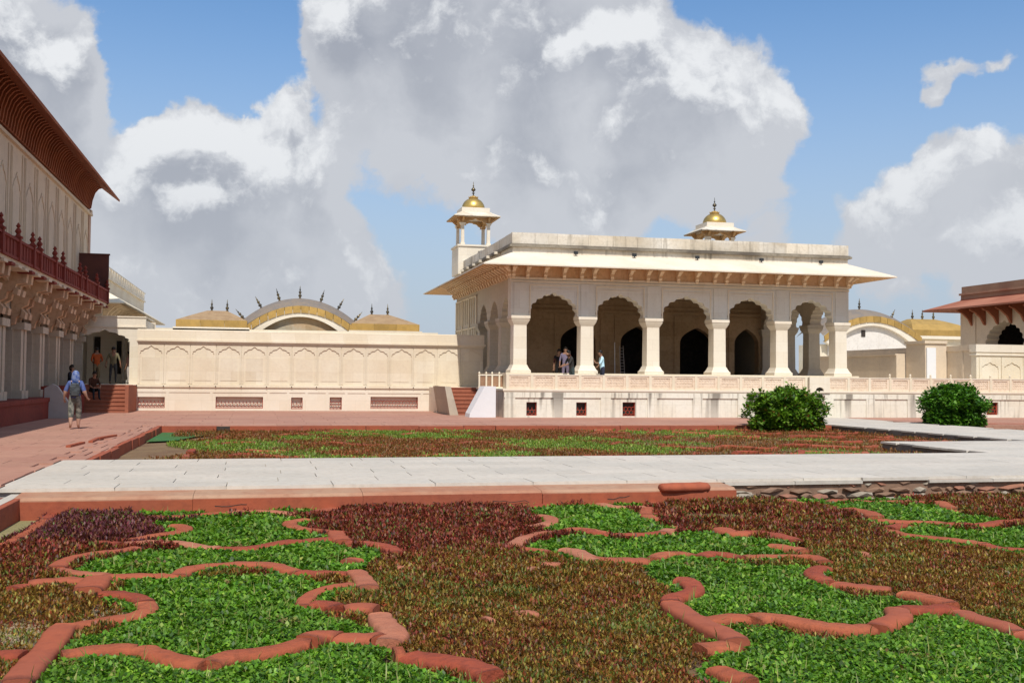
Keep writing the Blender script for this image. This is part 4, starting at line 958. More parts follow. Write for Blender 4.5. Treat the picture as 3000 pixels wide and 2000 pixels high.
# ------------------------------------------------------------------ flower beds
KERBS=[
 ([(-1.44, 7.23), (-1.44, 7.56), (-1.42, 8.11), (-1.43, 8.67), (-1.42, 8.78)],0.085),
 ([(-1.38, 8.73), (-1.31, 8.81), (-1.17, 8.88), (-1.01, 8.98), (-0.92, 9.09), (-0.87, 9.31), (-0.94, 9.61), (-1.02, 9.78), (-1.16, 9.92), (-1.33, 10.01)],0.075),
 ([(-1.46, 10.11), (-1.45, 10.35), (-1.45, 10.7)],0.11),
 ([(-1.44, 10.81), (-1.24, 10.77), (-1.04, 10.76), (-0.84, 10.72), (-0.77, 10.75)],0.075),
 ([(-0.74, 10.74), (-0.66, 11.04), (-0.46, 11.22), (-0.18, 11.26), (0.11, 11.18), (0.26, 10.93), (0.39, 10.68), (0.59, 10.61), (0.62, 10.6), (0.86, 10.54)],0.075),
 ([(0.93, 10.64), (0.96, 10.44), (0.98, 10.06), (0.98, 9.79)],0.085),
 ([(-2.05, 10.67), (-1.89, 10.69), (-1.68, 10.71), (-1.54, 10.64)],0.075),
 ([(-2.13, 10.37), (-2.07, 10.44), (-2.01, 10.49)],0.075),
 ([(-1.93, 11.37), (-1.93, 11.62), (-1.87, 11.89), (-1.75, 12.08), (-1.62, 12.2), (-1.42, 12.35), (-1.32, 12.54)],0.075),
 ([(-1.92, 11.37), (-1.75, 11.16), (-1.57, 11.02), (-1.39, 10.95)],0.06),
 ([(-1.84, 12.89), (-1.68, 12.83), (-1.51, 12.73)],0.09),
 ([(-1.46, 12.82), (-1.26, 12.93), (-0.93, 12.84), (-0.76, 12.67), (-0.59, 12.43), (-0.43, 12.35), (-0.24, 12.22), (-0.04, 12.29), (0.2, 12.5), (0.36, 12.67), (0.61, 12.71), (0.91, 12.85)],0.075),
 ([(-1.43, 13.09), (-1.22, 13.37), (-1.07, 13.51), (-0.91, 13.73), (-0.89, 13.96), (-0.96, 14.21), (-1.08, 14.32)],0.075),
 ([(-1.47, 15.25), (-1.2, 15.13), (-0.92, 15.19), (-0.64, 15.39), (-0.36, 15.57), (0.14, 15.49), (0.43, 15.25), (0.73, 15.17)],0.075),
 ([(0.77, 15.27), (0.9, 15.42), (1.06, 15.76)],0.1),
 ([(0.64, 14.6), (0.45, 14.44), (0.39, 14.14), (0.48, 13.83), (0.65, 13.57), (0.89, 13.4)],0.075),
 ([(0.93, 13.33), (0.93, 12.91), (0.97, 12.58)],0.085),
 ([(0.98, 12.47), (1.14, 12.44), (1.3, 12.31), (1.43, 12.05), (1.46, 11.69)],0.075),
 ([(0.91, 11.19), (1.0, 11.31)],0.09),
 ([(-2.7, 16.33), (-2.72, 15.3), (-2.7, 14.01), (-2.73, 13.37), (-2.77, 12.85)],0.07),
 ([(-1.29, 7.87), (-1.18, 7.9), (-1.04, 7.94), (-0.9, 7.95), (-0.81, 7.95)],0.08),
 ([(-0.78, 7.93), (-0.7, 7.81), (-0.59, 7.65), (-0.46, 7.51), (-0.33, 7.43)],0.085),
 ([(-0.29, 7.42), (-0.16, 7.58), (0.03, 7.64), (0.18, 7.71), (0.32, 7.85), (0.38, 7.84)],0.085),
 ([(0.37, 7.95), (0.48, 8.06), (0.59, 8.02)],0.1),
 ([(0.59, 7.99), (0.7, 7.93), (0.85, 7.94), (0.88, 7.89)],0.09),
 ([(0.96, 8.68), (0.96, 8.42), (0.99, 8.17), (0.99, 7.96), (0.93, 7.8)],0.09),
 ([(0.96, 8.9), (0.83, 8.95), (0.7, 8.95)],0.1),
 ([(0.65, 9.01), (0.55, 9.15), (0.44, 9.2)],0.09),
 ([(0.37, 9.21), (0.41, 9.47), (0.52, 9.79), (0.66, 9.98), (0.8, 10.04), (0.88, 10.08)],0.06),
 ([(0.92, 7.39), (1.0, 7.39)],0.11),
 ([(1.02, 7.35), (1.07, 7.28), (1.25, 7.17), (1.38, 7.03), (1.47, 6.8)],0.1),
 ([(-1.73, 7.92), (-1.64, 7.92), (-1.54, 7.9)],0.08),
 ([(3.52, 15.65), (3.7, 15.57), (3.85, 15.46)],0.085),
 ([(3.87, 15.42), (4.14, 15.63), (4.59, 15.99), (5.02, 15.87), (4.98, 15.98), (5.08, 15.81), (5.11, 15.53), (5.15, 15.26), (5.37, 15.18), (5.62, 15.17)],0.075),
 ([(3.78, 14.49), (3.88, 14.32), (3.84, 13.92), (3.65, 13.59), (3.37, 13.36)],0.075),
 ([(2.86, 11.85), (2.9, 12.11), (3.08, 12.47), (3.41, 12.84), (3.62, 12.93), (3.96, 13.13), (4.09, 12.91), (4.19, 12.64), (4.03, 12.97), (4.08, 12.78), (4.21, 12.57), (4.5, 12.5), (4.76, 12.56), (4.98, 12.7), (5.12, 12.89)],0.075),
 ([(2.86, 11.8), (3.01, 11.65), (3.13, 11.49)],0.06),
 ([(3.32, 11.56), (3.41, 11.39), (3.42, 11.05), (3.47, 10.77)],0.085),
 ([(3.43, 11.0), (3.56, 10.82), (3.8, 10.74), (4.01, 10.7)],0.09),
 ([(4.13, 10.87), (4.35, 11.12), (4.52, 11.17), (4.64, 10.94)],0.075),
 ([(4.66, 10.9), (4.91, 11.06), (4.99, 10.92), (5.08, 10.72)],0.075),
 ([(5.12, 10.73), (5.41, 10.74), (5.75, 10.7)],0.075),
 ([(5.79, 10.69), (5.83, 10.53), (5.85, 10.56), (5.83, 10.3)],0.085),
 ([(5.67, 10.03), (5.51, 9.92), (5.38, 9.74), (5.31, 9.49), (5.3, 9.3)],0.085),
 ([(5.29, 9.18), (5.37, 9.06), (5.49, 8.95), (5.67, 8.83)],0.085),
 ([(5.68, 8.67), (5.74, 8.47), (5.77, 8.25), (5.79, 8.1)],0.085),
 ([(5.73, 8.01), (5.54, 8.0), (5.32, 8.02), (5.23, 8.01)],0.085),
 ([(5.21, 8.04), (5.07, 7.79), (4.84, 7.6), (4.67, 7.48)],0.09),
 ([(4.63, 7.47), (4.44, 7.49), (4.28, 7.58), (4.17, 7.75), (4.07, 7.96), (3.97, 7.98), (3.83, 7.92)],0.09),
 ([(3.86, 8.0), (3.73, 8.03), (3.53, 8.0), (3.41, 8.03), (3.36, 8.06)],0.08),
 ([(3.88, 9.63), (3.95, 9.55), (3.93, 9.32), (3.83, 9.08), (3.69, 8.94), (3.54, 8.84), (3.44, 8.63), (3.41, 8.34), (3.4, 8.07), (3.4, 7.77), (3.43, 7.49), (3.42, 7.29)],0.085),
 ([(3.35, 7.19), (3.21, 7.18), (3.06, 7.16)],0.09),
 ([(2.97, 6.63), (2.99, 6.45), (3.06, 6.32)],0.08),
 ([(5.7, 7.9), (5.68, 7.65), (5.71, 7.38), (5.68, 7.14)],0.08),
 ([(5.67, 7.11), (5.72, 6.92)],0.085),
 ([(5.66, 15.13), (5.37, 14.46), (5.29, 13.94), (5.43, 13.85), (5.68, 13.81)],0.075),
 ([(5.5, 14.51), (5.86, 14.85)],0.05),
 ([(6.44, 15.4), (6.53, 15.15), (6.87, 15.02), (7.24, 14.96), (7.49, 15.07)],0.07),
 ([(5.21, 13.28), (5.41, 13.15), (5.65, 13.11), (5.9, 13.1)],0.05),
 ([(5.75, 12.73), (5.72, 12.52), (5.75, 12.28), (5.88, 12.38)],0.1),
 ([(5.93, 12.46), (6.07, 12.37), (6.2, 12.14), (6.24, 11.67)],0.08),
 ([(5.74, 11.39), (5.83, 11.28), (5.94, 10.96)],0.09),
 ([(6.15, 12.89), (6.52, 13.12), (7.04, 13.65)],0.05),
 ([(5.92, 16.49), (5.91, 15.8), (5.94, 15.4)],0.075),
 ([(8.23, 15.75), (8.22, 15.36), (8.25, 15.03), (8.38, 14.93)],0.08),
 ([(8.81, 15.44), (9.04, 15.62), (9.31, 15.53), (9.54, 15.37), (10.14, 15.28), (10.53, 15.11)],0.07),
 ([(10.53, 15.08), (10.34, 14.62), (10.17, 14.26)],0.09),
 ([(10.1, 14.05), (10.15, 13.78), (10.35, 13.51), (10.68, 13.31), (11.08, 13.15)],0.07),
 ([(8.49, 14.38), (8.55, 14.08), (8.53, 13.8), (8.39, 13.43)],0.1),
 ([(8.32, 13.24), (8.4, 13.08), (8.55, 13.02), (8.91, 12.87), (9.12, 12.64), (9.42, 12.54), (9.73, 12.7), (10.34, 12.88)],0.08),
 ([(8.0, 12.51), (8.21, 12.65), (8.41, 12.74)],0.08),
 ([(7.9, 12.36), (7.85, 11.96), (7.94, 11.72), (8.09, 11.57), (8.25, 11.32), (8.34, 11.11), (8.34, 10.79), (8.62, 10.63)],0.07),
 ([(7.56, 13.31), (7.61, 12.99), (7.78, 12.96), (8.09, 13.03)],0.06),
]
STONES=[
 [(2.18, 13.34), (2.29, 13.32)],
 [(2.36, 13.27), (2.41, 13.26)],
 [(2.65, 13.09), (2.71, 13.03)],
 [(1.99, 8.4), (2.2, 8.4)],
 [(1.74, 8.26), (1.79, 8.28)],
 [(1.35, 10.7), (1.43, 10.69)],
 [(2.62, 10.39), (2.67, 10.34)],
 [(2.79, 10.63), (3.01, 10.57)],
 [(2.04, 10.11), (2.16, 10.07)],
 [(1.41, 14.98), (1.49, 14.96)],
 [(2.22, 14.71), (2.37, 14.72)],
 [(2.63, 14.94), (2.7, 15.0)],
 [(6.45, 10.7), (6.48, 10.44)],
 [(7.4, 10.53), (7.49, 10.51)],
]
GREEN={
 'lower_left':[(-1.17, 9.87), (-0.94, 10.37), (-0.69, 10.18), (-0.49, 10.43), (-0.17, 10.48), (0.17, 10.39), (0.32, 10.13), (0.68, 10.0), (0.8, 9.97), (0.83, 9.83), (0.64, 9.76), (0.48, 9.49), (0.36, 8.97), (0.4, 8.74), (0.51, 8.51), (0.61, 8.39), (0.77, 8.26), (0.87, 8.24), (0.87, 8.0), (0.83, 7.82), (0.73, 7.8), (0.58, 7.87), (0.48, 7.94), (0.37, 7.87), (0.31, 7.71), (0.13, 7.58), (-0.15, 7.44), (-0.31, 7.29), (-0.45, 7.39), (-0.63, 7.61), (-0.74, 7.75), (-0.89, 7.82), (-1.12, 7.83), (-1.24, 7.85), (-1.24, 8.1), (-1.18, 8.22), (-1.01, 8.41), (-0.86, 8.72), (-0.81, 9.08), (-0.94, 9.51), (-1.11, 9.7)],
 'bottom_left':[(-1.09, 5.77), (-1.24, 6.79), (-1.25, 7.48), (-1.2, 7.61), (-0.99, 7.57), (-0.86, 7.58), (-0.76, 7.49), (-0.55, 7.23), (-0.32, 7.12), (-0.28, 7.11), (-0.15, 7.22), (0.13, 7.27), (0.32, 7.43), (0.36, 7.54), (0.49, 7.59), (0.8, 7.53), (0.87, 7.43), (0.9, 7.08), (1.01, 6.85), (1.25, 6.63), (1.27, 6.28), (1.08, 5.11)],
 'middle_left':[(-1.66, 11.11), (-1.53, 11.51), (-1.3, 11.92), (-1.11, 12.18), (-0.73, 12.21), (-0.42, 11.86), (-0.23, 11.78), (0.04, 11.93), (0.35, 12.13), (0.84, 12.36), (0.85, 12.04), (0.98, 11.81), (1.17, 11.98), (1.14, 11.58), (1.04, 11.31), (0.94, 11.15), (0.86, 10.73), (0.7, 10.64), (0.39, 10.62), (0.38, 10.58), (0.24, 10.85), (0.11, 11.04), (-0.39, 11.13), (-0.59, 11.0), (-0.79, 10.56), (-1.21, 10.57), (-1.37, 10.82)],
 'upper_left':[(-1.2, 14.45), (-0.88, 14.47), (-0.62, 14.71), (-0.34, 14.9), (0.13, 14.9), (0.7, 14.57), (0.59, 14.29), (0.4, 14.04), (0.35, 13.64), (0.46, 13.24), (0.71, 13.02), (0.87, 12.81), (0.6, 12.57), (0.28, 12.51), (0.11, 12.27), (-0.19, 12.02), (-0.27, 12.08), (-0.46, 12.22), (-0.76, 12.64), (-1.01, 12.79), (-1.17, 12.88), (-0.88, 13.23), (-0.84, 13.59), (-1.03, 14.08)],
 'wall_foot_left':[(-1.48, 15.56), (-1.36, 15.87), (-0.57, 15.92), (0.24, 16.06), (0.87, 15.96), (1.13, 15.83), (0.9, 15.34), (0.59, 15.3), (0.82, 15.18), (0.23, 15.28), (-0.35, 15.38), (-0.73, 15.12), (-1.09, 14.94), (-1.42, 15.15)],
 'wall_foot_centre':[(3.51, 16.01), (3.98, 16.34), (4.69, 16.34), (5.53, 16.31), (5.78, 16.15), (5.52, 15.43), (5.15, 15.1), (5.11, 15.42), (5.01, 15.84), (4.98, 15.75), (4.55, 15.85), (4.12, 15.54), (3.84, 15.31), (3.52, 15.54)],
 'upper_centre':[(3.94, 14.85), (4.24, 15.15), (4.63, 15.36), (4.93, 15.22), (4.87, 15.38), (4.96, 14.9), (5.16, 14.58), (5.36, 14.48), (5.12, 13.9), (5.02, 13.41), (5.13, 13.16), (5.02, 12.83), (4.74, 12.49), (4.41, 12.44), (4.13, 12.54), (4.0, 12.83), (4.04, 12.76), (3.81, 12.93), (3.7, 13.21), (3.83, 13.61), (3.89, 14.13)],
 'middle_centre':[(3.04, 11.76), (3.28, 12.04), (3.75, 12.43), (3.89, 12.29), (3.77, 12.4), (3.9, 12.08), (4.29, 11.91), (4.79, 12.22), (5.0, 12.34), (5.51, 12.41), (5.44, 11.91), (5.68, 11.97), (5.77, 11.85), (5.94, 11.63), (5.94, 11.34), (5.61, 11.13), (5.51, 10.8), (5.24, 10.61), (4.98, 10.65), (4.82, 10.84), (4.57, 10.77), (4.44, 10.95), (4.16, 10.88), (3.98, 10.71), (3.78, 10.67), (3.52, 10.68), (3.4, 10.82), (3.39, 11.14), (3.37, 10.9), (3.28, 11.4), (3.04, 11.44)],
 'lower_right':[(3.98, 10.3), (4.12, 10.5), (4.34, 10.53), (4.5, 10.43), (4.83, 10.26), (5.07, 10.07), (5.48, 10.06), (5.51, 9.88), (5.29, 9.64), (5.16, 9.4), (5.08, 9.16), (4.99, 8.63), (5.14, 8.47), (5.4, 8.42), (5.45, 8.3), (5.41, 7.98), (5.24, 7.89), (5.02, 7.91), (4.83, 7.61), (4.59, 7.48), (4.4, 7.52), (4.23, 7.68), (4.05, 7.94), (3.85, 7.95), (3.9, 7.94), (3.65, 7.97), (3.41, 8.02), (3.41, 8.29), (3.47, 8.48), (3.67, 8.64), (3.77, 8.83), (3.85, 9.21), (3.86, 9.45), (3.84, 9.77)],
 'bottom_right':[(3.4, 7.43), (3.51, 7.57), (3.7, 7.54), (3.81, 7.55), (3.89, 7.34), (3.92, 7.29), (4.02, 7.12), (4.17, 7.13), (4.37, 7.13), (4.53, 7.14), (4.78, 7.28), (4.97, 7.5), (5.5, 7.66), (5.45, 7.49), (5.46, 7.07), (5.45, 6.8), (5.6, 6.42), (4.14, 4.76), (2.41, 5.12), (2.99, 6.1), (2.91, 6.45), (2.99, 6.68), (3.19, 6.87), (3.34, 7.04), (3.41, 7.28)],
 'wall_foot_right':[(8.24, 15.68), (8.65, 15.88), (9.08, 15.91), (9.26, 15.7), (10.21, 15.38), (10.08, 15.08), (9.39, 15.12), (8.83, 15.33), (8.54, 15.04), (8.2, 14.88), (8.1, 15.06)],
 'upper_right':[(8.66, 14.78), (9.24, 14.88), (9.7, 14.61), (10.26, 14.69), (9.75, 13.84), (9.69, 13.42), (9.99, 13.04), (9.73, 12.75), (9.31, 12.39), (8.9, 12.58), (8.48, 12.78), (8.15, 12.95), (8.51, 13.62), (8.6, 14.17), (8.46, 14.34)],
 'middle_right':[(8.16, 12.3), (8.39, 12.37), (8.76, 12.14), (9.0, 11.98), (9.74, 12.14), (10.08, 12.09), (8.65, 10.37), (8.39, 10.46), (8.22, 10.62), (8.19, 10.9), (7.91, 11.19), (7.77, 11.59), (7.88, 11.9)],
}
BARE={
 'strip':[(-2.81, 11.28), (-3.76, 15.0), (-3.3, 15.27), (-3.25, 16.84), (-2.77, 16.76), (-2.82, 15.55), (-2.8, 14.44), (-2.83, 13.83), (-2.88, 13.33)],
 'corner':[(-2.2, 9.29), (-1.75, 9.18), (-1.58, 8.99), (-1.51, 8.4), (-1.6, 8.17), (-1.96, 8.28)],
 'lobe':[(-1.43, 9.17), (-1.19, 9.73), (-1.05, 9.5), (-1.05, 9.33), (-1.21, 9.18)],
 'basin':[(6.19, 15.01), (7.26, 14.61), (7.4, 14.38), (6.86, 13.79), (6.1, 13.54), (5.84, 13.96), (5.97, 14.54)],
}

KSEG = []
KERB_MATS = [PAVE_R, stone('orange_sandstone',(.40,.115,.055),(.34,.085,.04),None,dirt=.55,dirtc=(.17,.055,.03),bstr=1.0,sc=2.2,streak=.35), stone('faded_sandstone',(.43,.17,.10),(.36,.11,.06),None,streak=.3,dirt=.5,dirtc=(.22,.08,.05),bstr=.8,sc=1.6), stone('deep_red_sandstone',(.34,.075,.038),(.29,.06,.03),None,streak=.4,dirt=.6,dirtc=(.13,.035,.025),bstr=1.0,sc=2.2)]
def resample(pts, step):
    P_ = [Vector((*p,0)) for p in pts]
    # catmull-rom
    Q = []
    for i in range(len(P_)-1):
        p0 = P_[i-1] if i else P_[0]*2-P_[1]; p1, p2 = P_[i], P_[i+1]; p3 = P_[i+2] if i+2 < len(P_) else P_[-1]*2-P_[-2]
        for k in range(8):
            t = k/8; Q.append(.5*((2*p1)+(p2-p0)*t+(2*p0-5*p1+4*p2-p3)*t*t+(3*p1-p0-3*p2+p3)*t**3))
    Q.append(P_[-1]); out = [Q[0]]; acc = 0
    for a, b_ in zip(Q, Q[1:]):
        L_ = (b_-a).length; 
        while acc+L_ >= step and L_ > 0:
            t = (step-acc)/L_; a = a.lerp(b_, t); out.append(a.copy()); L_ = (b_-a).length; acc = 0
        acc += L_
    if (out[-1]-Q[-1]).length > step*.4: out.append(Q[-1])
    return out
def kerb_piece(path, r, zc, mat, parent, name='stone', jag=.06):
    n = len(path); vs = []; fs = []; seg = 9; rnd = [1+jag*(.6*math.sin(p.x*9+p.y*7)+.5*math.sin(p.x*23-p.y*17)) for p in path]
    for i, p in enumerate(path):
        t = (path[min(i+1,n-1)]-path[max(i-1,0)]).normalized(); s = Vector((-t.y,t.x,0)); e = 1.0
        if i in (0,n-1): e = .93
        for k in range(seg):
            a = math.pi*(-.12+1.24*k/(seg-1)); rr = r*rnd[i]*e
            ca, sa = math.cos(a), math.sin(a); fl = 1.10*math.copysign(abs(ca)**.5, ca); fz = .72*math.copysign(abs(sa)**.42, sa)
            wob = 1+.05*math.sin(p.x*31+k*1.3)*math.sin(p.y*27+k)+random.uniform(-.025,.025)
            q = p+s*(rr*fl*wob); vs.append((q.x, q.y, zc+rr*fz*wob)) 
        vs.append((p.x-s.x*r*1.02*-1*0, p.y, zc-.12))
    k = seg+1
    for i in range(n-1):
        for j in range(seg-1): fs.append((i*k+j, i*k+j+1, (i+1)*k+j+1, (i+1)*k+j))
    fs.append(tuple(range(seg))); fs.append(tuple((n-1)*k+j for j in range(seg-1,-1,-1)))
    m = MB(); m.add(vs, fs); o = m.build(name, mat, parent, smooth=True)
    o.data.polygons[len(fs)-1].use_smooth = False; o.data.polygons[len(fs)-2].use_smooth = False
    return o
WHERE = []
random.seed(21)
def where(x, y):
    lr = 'left' if x < 1.0 else 'centre' if x < 4.2 else 'right'
    return lr
used = {}
near = KERBS
kn = 0
for pts, r in near:
    path = resample(pts, .07)
    for a, b_ in zip(path, path[1:]): KSEG.append((a.x,a.y,b_.x,b_.y,r))
pk = thing('parterre_kerb', 'winding red sandstone kerb of rounded stones dividing the front flower bed into green and brown compartments', 'kerb', (2,11,-.38))
for pts, r in near:
    path = resample(pts, .07)
    if len(path) < 2: continue
    i = 0; zc = -.36
    while i < len(path)-1:
        L_ = random.randint(13,28)
        if len(path)-1-(i+L_) < 5: L_ = len(path)-1-i
        seg = path[i:i+L_+1]
        if len(seg) > 2 and i+L_ < len(path)-1: seg = seg[:-1]+[seg[-1].lerp(seg[-2], .15)]
        o = kerb_piece([p-Vector((2,11,0)) for p in seg], r*random.uniform(1.06,1.12)*(1+.12*min(1,max(0,(seg[0].y-10.5)/2))), .040+random.uniform(-.005,.006), random.choices(KERB_MATS,[4,3,1.4,3])[0], pk); i += L_
for p in STONES:
    a, b_ = Vector((*p[0],0)), Vector((*p[1],0)); path = [a.lerp(b_, t/4) for t in range(5)]
    kerb_piece([q-Vector((2,11,0)) for q in path], .07, .07, KERB_MATS[2], pk, 'loose_stone')
KA = np.array(KSEG)
def kdist(x, y, KA):
    out = np.full(len(x), 9.0)
    for ax, ay, bx, by, r in KA:
        near_ = (np.abs(x-ax) < .5) & (np.abs(y-ay) < .5)
        if not near_.any(): continue
        xi, yi = x[near_], y[near_]; dx, dy = bx-ax, by-ay; L2 = dx*dx+dy*dy+1e-9
        t = np.clip(((xi-ax)*dx+(yi-ay)*dy)/L2, 0, 1); d = np.hypot(xi-ax-t*dx, yi-ay-t*dy)-r
        out[near_] = np.minimum(out[near_], d)
    return out
np.random.seed(5)
def pdist(x, y, poly):
    out = np.full(len(x), 9.0); n = len(poly)
    for i in range(n):
        ax, ay = poly[i]; bx, by = poly[i-1]; k = (x > min(ax,bx)-.3)&(x < max(ax,bx)+.3)&(y > min(ay,by)-.3)&(y < max(ay,by)+.3)
        if not k.any(): continue
        dx, dy = bx-ax, by-ay; L2 = dx*dx+dy*dy+1e-9; t = np.clip(((x[k]-ax)*dx+(y[k]-ay)*dy)/L2, 0, 1)
        out[k] = np.minimum(out[k], np.hypot(x[k]-ax-t*dx, y[k]-ay-t*dy))
    return out
def in_view(x, y, m=.35): return (x > y*.235-y*.47-m-.2) & (x < y*.235+y*.56+m) & (y > 5.2)
def sample(x0, x1, y0, y1, dens):
    n = int((x1-x0)*(y1-y0)*dens); x = np.random.uniform(x0,x1,n); y = np.random.uniform(y0,y1,n); k = in_view(x,y); x, y = x[k], y[k]
    # thin out with distance, leaves being drawn larger there is no need for as many
    k = np.random.uniform(0,1,len(x)) < np.clip((8.5/y)**1.05, 0, 1); return x[k], y[k]
def bed_name(kind): return kind
GL = {'lower_left':'bright green ground cover filling the big lobed compartment at the lower left','bottom_left':'green ground cover along the bottom edge left of the broken kerb end','middle_left':'narrow green ground cover band behind the long smooth kerb on the left','upper_left':'green ground cover compartment right of the purple-red bed','wall_foot_left':'thin green strip at the foot of the cracked red wall on the left','wall_foot_centre':'thin green strip at the foot of the red wall near the fallen roll','upper_centre':'green ground cover compartment right of the dark red bed near the wall','middle_centre':'narrow green ground cover band across the centre right','lower_right':'large green ground cover compartment at the lower right inside the curved kerb','bottom_right':'green ground cover filling the bottom right corner of the photo','wall_foot_right':'thin green strip in front of the rubble wall','upper_right':'green ground cover compartment at the upper right behind the brown bed','middle_right':'green ground cover strip at the right edge'}
ALLG = None
gx, gy = sample(-3.2, 13.2, 5.2, 15.7, 8600)
claimed = np.zeros(len(gx), bool)
kd = kdist(gx, gy, KA)
bare = np.zeros(len(gx), bool)
for nme, p in BARE.items():
    k = inpoly(gx, gy, p); bare |= k & (np.random.uniform(0,1,len(gx)) < {'corner':.80,'lobe':.9,'strip':1,'basin':.97}[nme])
for nme, p in GREEN.items():
    k = (inpoly(gx, gy, p) | ((pdist(gx, gy, p) < .13) & (kd < .45))) & ~claimed; claimed |= k
    h = .066+.02*lump(gx,gy,3.1,1)+.024*np.clip(lump(gx,gy,11,2),-.6,1)
    e = np.clip(kd/.16, -.3, 1)
    k &= (kd > -.01+.03*lump(gx,gy,7,4)) & (lump(gx,gy,4.3,6)+lump(gx,gy,13,3)*.7+np.random.normal(0,.5,len(gx)) > -1.55) & ~bare
    x, y = gx[k], gy[k]; n = len(x)
    z = -.38+.02+np.random.uniform(0,1,n)**.6*(h[k])*(.4+.6*np.clip(e[k],0,1))
    big = maxs = np.clip(y/9,.9,1.5)
    cols = palette(n, [(.085,.20,.012),(.125,.26,.018),(.035,.095,.008),(.20,.33,.03),(.28,.30,.07)], [5,4,2.5,1.3,.25], .3)
    cols *= (1+.2*lump(x,y,2.2,5)+.15*lump(x,y,9,5))[:,None]; dry = lump(x,y,2.9,8) > .62; cols = np.where((dry & (np.random.uniform(0,1,n) < .45))[:,None], palette(n, [(.20,.21,.05),(.15,.09,.03)], [2,1]), cols)
    o = leaves('ground_cover', np.stack([x,y,z],1), lambda n: np.random.normal(.35,.4,n), lambda n: np.random.uniform(.024,.054,n)*big, cols, LEAF, .7)
    tag(o, GL[nme], 'ground cover', None, 'stuff')
    # stray yellow-green grass blades
    m_ = np.random.uniform(0,1,n) < .008; xs, ys = x[m_], y[m_]
    if len(xs) > 4:
        o2 = leaves('grass_blades', np.stack([xs,ys,np.full(len(xs),-.34)],1), lambda n: np.random.uniform(.9,1.5,n), lambda n: np.random.uniform(.10,.17,n), palette(len(xs), [(.30,.32,.10),(.16,.24,.05)], [1,1]), LEAF, .05)
        tag(o2, 'thin yellowish grass blades sticking out of the '+GL[nme].replace('ground cover','cover',1), 'grass', None, 'stuff')
bx_, by_ = sample(-3.2, 13.2, 5.2, 15.65, 7600)
kd2 = kdist(bx_, by_, KA); isg = np.zeros(len(bx_), bool)
for p in GREEN.values(): isg |= inpoly(bx_, by_, p) | (pdist(bx_, by_, p) < .20)
bare2 = np.zeros(len(bx_), bool)
for nme, p in BARE.items():
    bare2 |= inpoly(bx_, by_, p) & (np.random.uniform(0,1,len(bx_)) < {'corner':.72,'lobe':.85,'strip':1,'basin':.96}[nme])
okb = ~isg & ~bare2 & (kd2 > -.0+.035*lump(bx_,by_,6,4)-.05*(by_>12.3)) & (lump(bx_,by_,3.7,9)+lump(bx_,by_,11,3)*.7+np.random.normal(0,.45,len(bx_)) > -1.45)
left = bx_ < .55-(by_-7)*.02; 
left = left & ((by_ > 8.6) | (bx_ < -1.2)) ; left = (bx_ < -.2)&(bx_ < -1.0+ (by_-10)*.35)
right = bx_ > 3.3+(by_-7)*.22+np.where(by_>12,.9,0)
for nme, sel, lab, s_ in (('left', left, 'dark purple-red and olive ground cover on the far left beside the low kerb', 1), ('right', right & ~left, 'reddish brown ground cover spreading across the right side behind the curved kerbs', 2), ('centre', ~left & ~right, 'large olive and dark red ground cover in the centre running from the red wall to the bottom edge', 3)):
    k = okb & sel; x, y = bx_[k], by_[k]; n = len(x)
    h = .085+.025*lump(x,y,3.3,s_)+.040*np.clip(lump(x,y,7,s_),-.7,1)+.03*np.clip((y-10.5)/2.5,0,1)
    h *= np.clip(.35+.65*kd2[k]/.16, .3, 1)
    z = -.38+.015+np.random.uniform(0,1,n)**.55*h
    redness = np.clip((y-10.6)/1.6+.35*lump(x,y,1.7,s_),0,1)*(1 if s_ != 2 else .55) + (.35*(lump(x,y,2.4,7) > .25))
    redness = np.clip(redness, 0, 1)
    A_ = palette(n, [(.24,.13,.022),(.18,.08,.018),(.34,.25,.045),(.24,.055,.02),(.07,.045,.014)], [4,3,1.6,2,1.5], .3)
    B_ = palette(n, [(.25,.045,.028),(.17,.032,.024),(.27,.10,.03),(.14,.07,.02),(.06,.02,.014)], [4,3,1.5,1.3,1.5], .3)
    if s_ == 1: B_ = np.where((y > 13.0)[:,None], palette(n, [(.15,.035,.045),(.10,.03,.04),(.16,.06,.025)], [3,2,2]), B_)
    pick = np.random.uniform(0,1,n) < redness; cols = np.where(pick[:,None], B_, A_)
    gm = lump(x,y,1.6,s_+12)+.5*lump(x,y,5.3,s_); gsel = (np.random.uniform(0,1,n) < np.clip(.18+.55*gm,0,.6)*(1-.7*redness)); cols = np.where(gsel[:,None], palette(n, [(.14,.17,.03),(.09,.13,.02),(.26,.24,.05)], [3,3,1]), cols); cols *= (1+.22*lump(x,y,8,s_+3))[:,None]
    big = np.clip(y/9,.9,1.5)
    o = leaves('ground_cover', np.stack([x,y,z],1), lambda n: np.random.normal(.85,.4,n), lambda n: np.random.uniform(.026,.055,n)*big, cols, LEAF, .36)
    tag(o, lab, 'ground cover', None, 'stuff')
tag(MB().box(-3.2,-1.9,8.0,15.75,-.379,-.372).build('bare_strip', MOSS), 'bare yellowish soil strip inside the low left kerb', 'soil strip', None, 'structure')
SAND = stone('pale_sand', (.40,.31,.20), (.34,.25,.15), None, dirt=.4, dirtc=(.2,.13,.08), flat=True, sc=3, bstr=.5)
struct(MB().add([(-2.9,7.2,-.374),(-1.55,7.6,-.374),(-1.5,8.9,-.374),(-1.25,9.2,-.374),(-1.05,9.5,-.374),(-1.6,9.9,-.374),(-2.9,9.6,-.374)],[(0,1,2,3,4,5,6)]).build('sandy_soil', SAND))
struct(MB().add([(x_,y_,-.374) for x_,y_ in BARE['basin']],[tuple(range(len(BARE['basin'])))]).build('bare_soil', SOIL))

